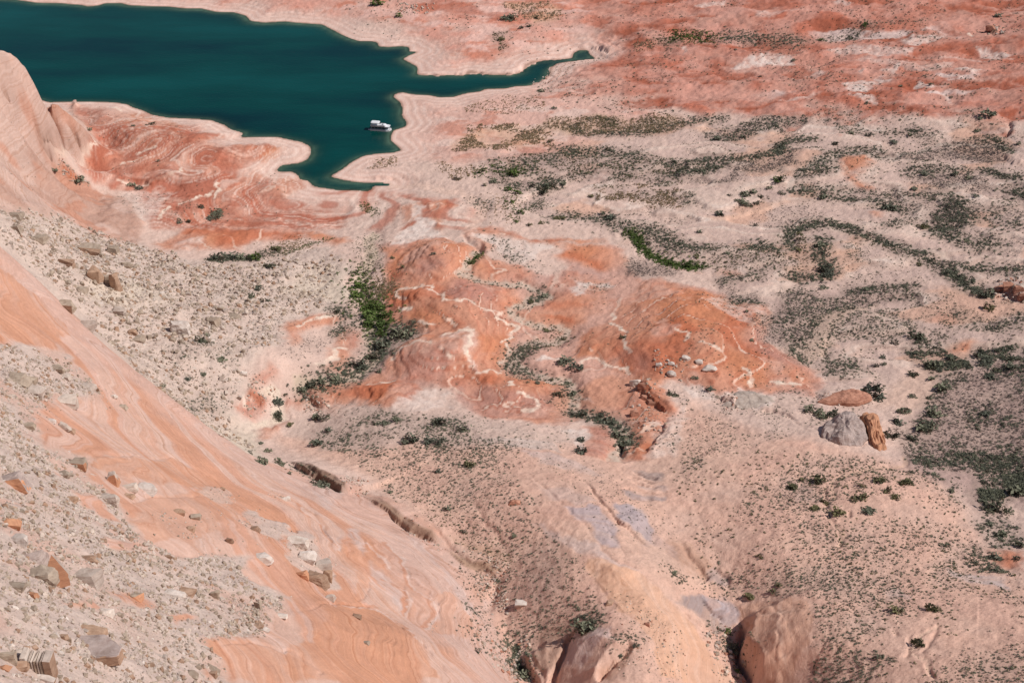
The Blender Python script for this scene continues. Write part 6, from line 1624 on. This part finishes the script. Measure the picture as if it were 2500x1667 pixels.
tag(instancer('loose_stones', [ROCKP[1], ROCKP[3], hull_rock(590, 1, .8, .6, 9, .82, 0, (R_RED,)), ROCKP[0]], np.concatenate(rb), (.7, 1.1)), 'loose stones strewn along ledges and gullies', 'stones')


# ------------------------------------------------------------------ houseboat
def simple(name, col_, rough=.5, spec=.4):
    m, nt, bs = mat(name)
    n1 = N(nt, 'ShaderNodeTexNoise', Scale=3.0, Detail=3.0)
    c = ramp(nt, n1.outputs[0], [(.3, tuple(v * .9 for v in col_)), (.7, col_)])
    nt.links.new(c, bs.inputs['Base Color'])
    bs.inputs['Roughness'].default_value = rough
    bs.inputs['Specular IOR Level'].default_value = spec
    return m


B_WHITE, B_DARK, B_GREY, B_GLASS, B_BLUE = simple('white gelcoat', (.80, .80, .82), .35), simple('black trim', (.02, .022, .025), .4), simple('grey deck', (.42, .43, .45), .7), simple('dark window glass', (.012, .016, .02), .08, .6), simple('grey blue stripe', (.14, .19, .24), .4)


def loft(name, sections, m, parent, cap=True):
    """closed skin through rings of (x, [(y,z)...])"""
    vs, fs = [], []
    k = len(sections[0][1])
    for x, ring in sections:
        vs += [(x, y, z) for y, z in ring]
    for i in range(len(sections) - 1):
        for j in range(k):
            fs.append((i * k + j, i * k + (j + 1) % k, (i + 1) * k + (j + 1) % k, (i + 1) * k + j))
    if cap:
        fs.append(tuple(range(k))[::-1])
        fs.append(tuple((len(sections) - 1) * k + j for j in range(k)))
    me = bpy.data.meshes.new(name)
    me.from_pydata(vs, [], fs)
    bm = bmesh.new()
    bm.from_mesh(me)
    bmesh.ops.recalc_face_normals(bm, faces=bm.faces)
    bm.to_mesh(me)
    bm.free()
    me.materials.append(m)
    o = bpy.data.objects.new(name, me)
    COL.objects.link(o)
    o.parent = parent
    return o


def boxes(name, lst, m, parent):
    bm = bmesh.new()
    for x0, x1, y0, y1, z0, z1 in lst:
        r = bmesh.ops.create_cube(bm, size=1)
        bmesh.ops.scale(bm, vec=(x1 - x0, y1 - y0, z1 - z0), verts=r['verts'])
        bmesh.ops.translate(bm, vec=((x0 + x1) / 2, (y0 + y1) / 2, (z0 + z1) / 2), verts=r['verts'])
    me = bpy.data.meshes.new(name)
    bm.to_mesh(me)
    bm.free()
    me.materials.append(m)
    o = bpy.data.objects.new(name, me)
    COL.objects.link(o)
    o.parent = parent
    return o


bp = at_z([[929, 317.5]], 0)[0]
boat = bpy.data.objects.new('houseboat', None)
COL.objects.link(boat)
boat.location = (bp[0], bp[1], 0)
boat.rotation_euler = (0, 0, math.radians(-10))
tag(boat, 'white two deck houseboat with dark windows moored at the sandy shore', 'houseboat')


def ring(w, z0, z1, ch=.25):
    return [(-w, z0 + ch), (-w, z1), (w, z1), (w, z0 + ch), (w - ch, z0), (-w + ch, z0)]


loft('hull', [(-6.6, ring(2.2, -.35, .95)), (4.5, ring(2.25, -.35, 1.0)), (6.3, ring(1.75, -.2, 1.15)), (7.4, ring(.9, .2, 1.3, .15))], B_WHITE, boat)
boxes('rub_rail', [(-6.6, 4.6, -2.32, -2.26, .62, .84), (-6.6, 4.6, 2.26, 2.32, .62, .84)], B_BLUE, boat)
boxes('stern_platform', [(-7.9, -6.6, -1.9, 1.9, .1, .35)], B_WHITE, boat)
boxes('outboard_motor', [(-7.5, -6.9, -1.0, -.45, .35, 1.35), (-7.5, -6.9, .45, 1.0, .35, 1.35)], B_DARK, boat)
cabin = loft('cabin', [(-6.0, [(-1.95, .97), (-1.95, 3.1), (1.95, 3.1), (1.95, .97)]), (4.2, [(-1.95, 1.0), (-1.95, 3.1), (1.95, 3.1), (1.95, 1.0)]), (5.3, [(-1.5, 1.05), (-1.7, 3.05), (1.7, 3.05), (1.5, 1.05)])], B_BLUE, boat)
for x0, x1 in ((-5.3, -3.6), (-3.2, -1.4), (-1.0, 1.1), (1.5, 3.9)):
    for sgn in (-1, 1):
        boxes('window', [(x0, x1, min(sgn * 1.93, sgn * 1.99), max(sgn * 1.93, sgn * 1.99), 1.75, 2.75)], B_GLASS, cabin)
boxes('windscreen', [(5.02, 5.42, -1.45, 1.45, 1.7, 2.8)], B_GLASS, cabin)
loft('upper_deck', [(-6.5, [(-2.15, 3.1), (-2.15, 3.32), (2.15, 3.32), (2.15, 3.1)]), (5.2, [(-2.15, 3.1), (-2.15, 3.32), (2.15, 3.32), (2.15, 3.1)]), (6.7, [(-1.5, 3.12), (-1.5, 3.3), (1.5, 3.3), (1.5, 3.12)])], B_WHITE, boat)
boxes('bulwark', [(-6.4, 3.6, -2.14, -2.06, 3.32, 4.05), (-6.4, 3.6, 2.06, 2.14, 3.32, 4.05), (-6.4, -6.32, -2.06, 2.06, 3.32, 4.05)], B_GREY, boat)
loft('flybridge', [(0.2, [(-1.6, 3.32), (-1.5, 4.1), (1.5, 4.1), (1.6, 3.32)]), (3.0, [(-1.6, 3.32), (-1.45, 4.25), (1.45, 4.25), (1.6, 3.32)]), (4.6, [(-1.3, 3.32), (-1.1, 3.6), (1.1, 3.6), (1.3, 3.32)])], B_WHITE, boat)
boxes('hatch', [(1.1, 2.2, -.9, .5, 4.16, 4.26)], B_GLASS, boat)
can = loft('canopy', [(-6.2, [(-1.7, 5.35), (-1.6, 5.5), (1.6, 5.5), (1.7, 5.35)]), (-5.6, [(-2.05, 5.35), (-1.9, 5.68), (1.9, 5.68), (2.05, 5.35)]), (-1.2, [(-2.05, 5.35), (-1.9, 5.68), (1.9, 5.68), (2.05, 5.35)]), (-.3, [(-1.5, 5.35), (-1.4, 5.5), (1.4, 5.5), (1.5, 5.35)])], B_WHITE, boat)
for x in (-5.7, -.9):
    for y in (-1.8, 1.8):
        boxes('post', [(x - .06, x + .06, y - .06, y + .06, 3.32, 5.36)], B_GREY, can)
boxes('railing', [(5.4, 7.0, -1.35, -1.3, 1.95, 2.0), (5.4, 7.0, 1.3, 1.35, 1.95, 2.0), (6.95, 7.0, -1.3, 1.3, 1.95, 2.0)] + [(x - .03, x + .03, s_ * 1.325 - .03, s_ * 1.325 + .03, 1.2, 1.96) for x in (5.5, 6.2, 6.97) for s_ in (-1, 1)], B_GREY, boat)


# ------------------------------------------------------------------ labels that point at one bush or boulder
LANDMARKS = [("the houseboat", 930, 312), ("the sand spit in the lake", 850, 425), ("the green patch in the cove", 905, 515), ("the white knob in the centre", 1035, 545), ("the deep red dome mound", 1050, 640),
             ("the bright green willow thicket", 905, 740), ("the curved bright green wash", 1620, 610), ("the loop of dark scrub", 2000, 590), ("the red outcrop at the right edge", 2460, 705), ("the far bright green reed line", 1700, 92),
             ("the narrow lake arm", 1350, 170), ("the long white streak on the mounds", 1335, 885), ("the dark red gully bank", 1590, 1000), ("the grey sandstone knob", 2050, 1060), ("the low red ledge on the right", 2090, 985),
             ("the black crevice at the bottom", 1810, 1580), ("the bare curved sand band", 2010, 800), ("the rock butte", 100, 330), ("the brown overhang behind the ridge", 790, 1170), ("the tall thin rock fin", 280, 690),
             ("the great flat slab", 230, 1580), ("the orange pointed face", 145, 1400), ("the boulder train on orange rock", 755, 1390), ("the striped orange dome", 950, 1600), ("the winding dark scrub line", 1860, 365),
             ("the far white patches", 1930, 150), ("the two lone bushes on sand", 1790, 530), ("the small bright orange mound", 1300, 1000), ("the pale slickrock spur", 1560, 1440), ("the brown bare domes", 1330, 1600),
             ("the grey blue rock hollow", 1740, 1440), ("the dense scrub at the right edge", 2440, 1230), ("the big grey block on the talus", 215, 600), ("the pale domed boulder mid talus", 435, 800), ("the split fin block", 105, 1620),
             ("the lilac grey boulder", 35, 1160), ("the row of rounded boulders", 330, 1185), ("the dark cleft in the rubble", 60, 930), ("the foot of the talus", 640, 1000), ("the green strip under the red flats", 600, 625)]
ORD = ['nearest', 'second nearest', 'third nearest', 'fourth nearest', 'fifth nearest', 'sixth nearest', 'seventh nearest', 'eighth nearest', 'ninth nearest', 'tenth nearest', 'eleventh nearest', 'twelfth nearest'] + [w + ' nearest' for w in 'thirteenth fourteenth fifteenth sixteenth seventeenth eighteenth nineteenth twentieth twenty-first twenty-second twenty-third twenty-fourth'.split()]


def to_photo(o):
    v = np.array([o.location.x, o.location.y, o.location.z - CAM_Z])
    s_, c_ = math.sin(PITCH), math.cos(PITCH)
    dz = v[1] * c_ - v[2] * s_
    return 1250 + FPX * v[0] / dz, 833.5 - FPX * (v[1] * s_ + v[2] * c_) / dz


def point_out(items):
    """items: (object, look words) -> 'second nearest pale boulder left of the great flat slab'"""
    got = {}
    for o, look in items:
        x, y = to_photo(o)
        d2 = [((x - lx) ** 2 + (y - ly) ** 2, nm, x - lx, y - ly) for nm, lx, ly in LANDMARKS]
        d, nm, dx, dy = min(d2)
        sec = ('right of' if dx > 0 else 'left of') if abs(dx) >= abs(dy) else ('below' if dy > 0 else 'above')
        got.setdefault((look, sec, nm), []).append((d, o.name, o))
    for (look, sec, nm), lst in got.items():
        for i, (d, _, o) in enumerate(sorted(lst)):
            o['label'] = f"{look} {sec} {nm}" if len(lst) == 1 else f"{ORD[min(i, 23)]} {look} {sec} {nm}"


bl = []
for o, i, k, w in BUSHES:
    if o.get('group'):
        o['group'] = f"{ADJ[k]} bushes"
        bl.append((o, ('wide ' if w >= 85 else 'small ' if w < 48 else '') + ADJ[k] + ' bush'))
point_out(bl)
for o, nm in SCATTERED:
    o['group'] = 'boulders among the rubble'
point_out([(o, f"{nm} angular boulder") for o, nm in SCATTERED])
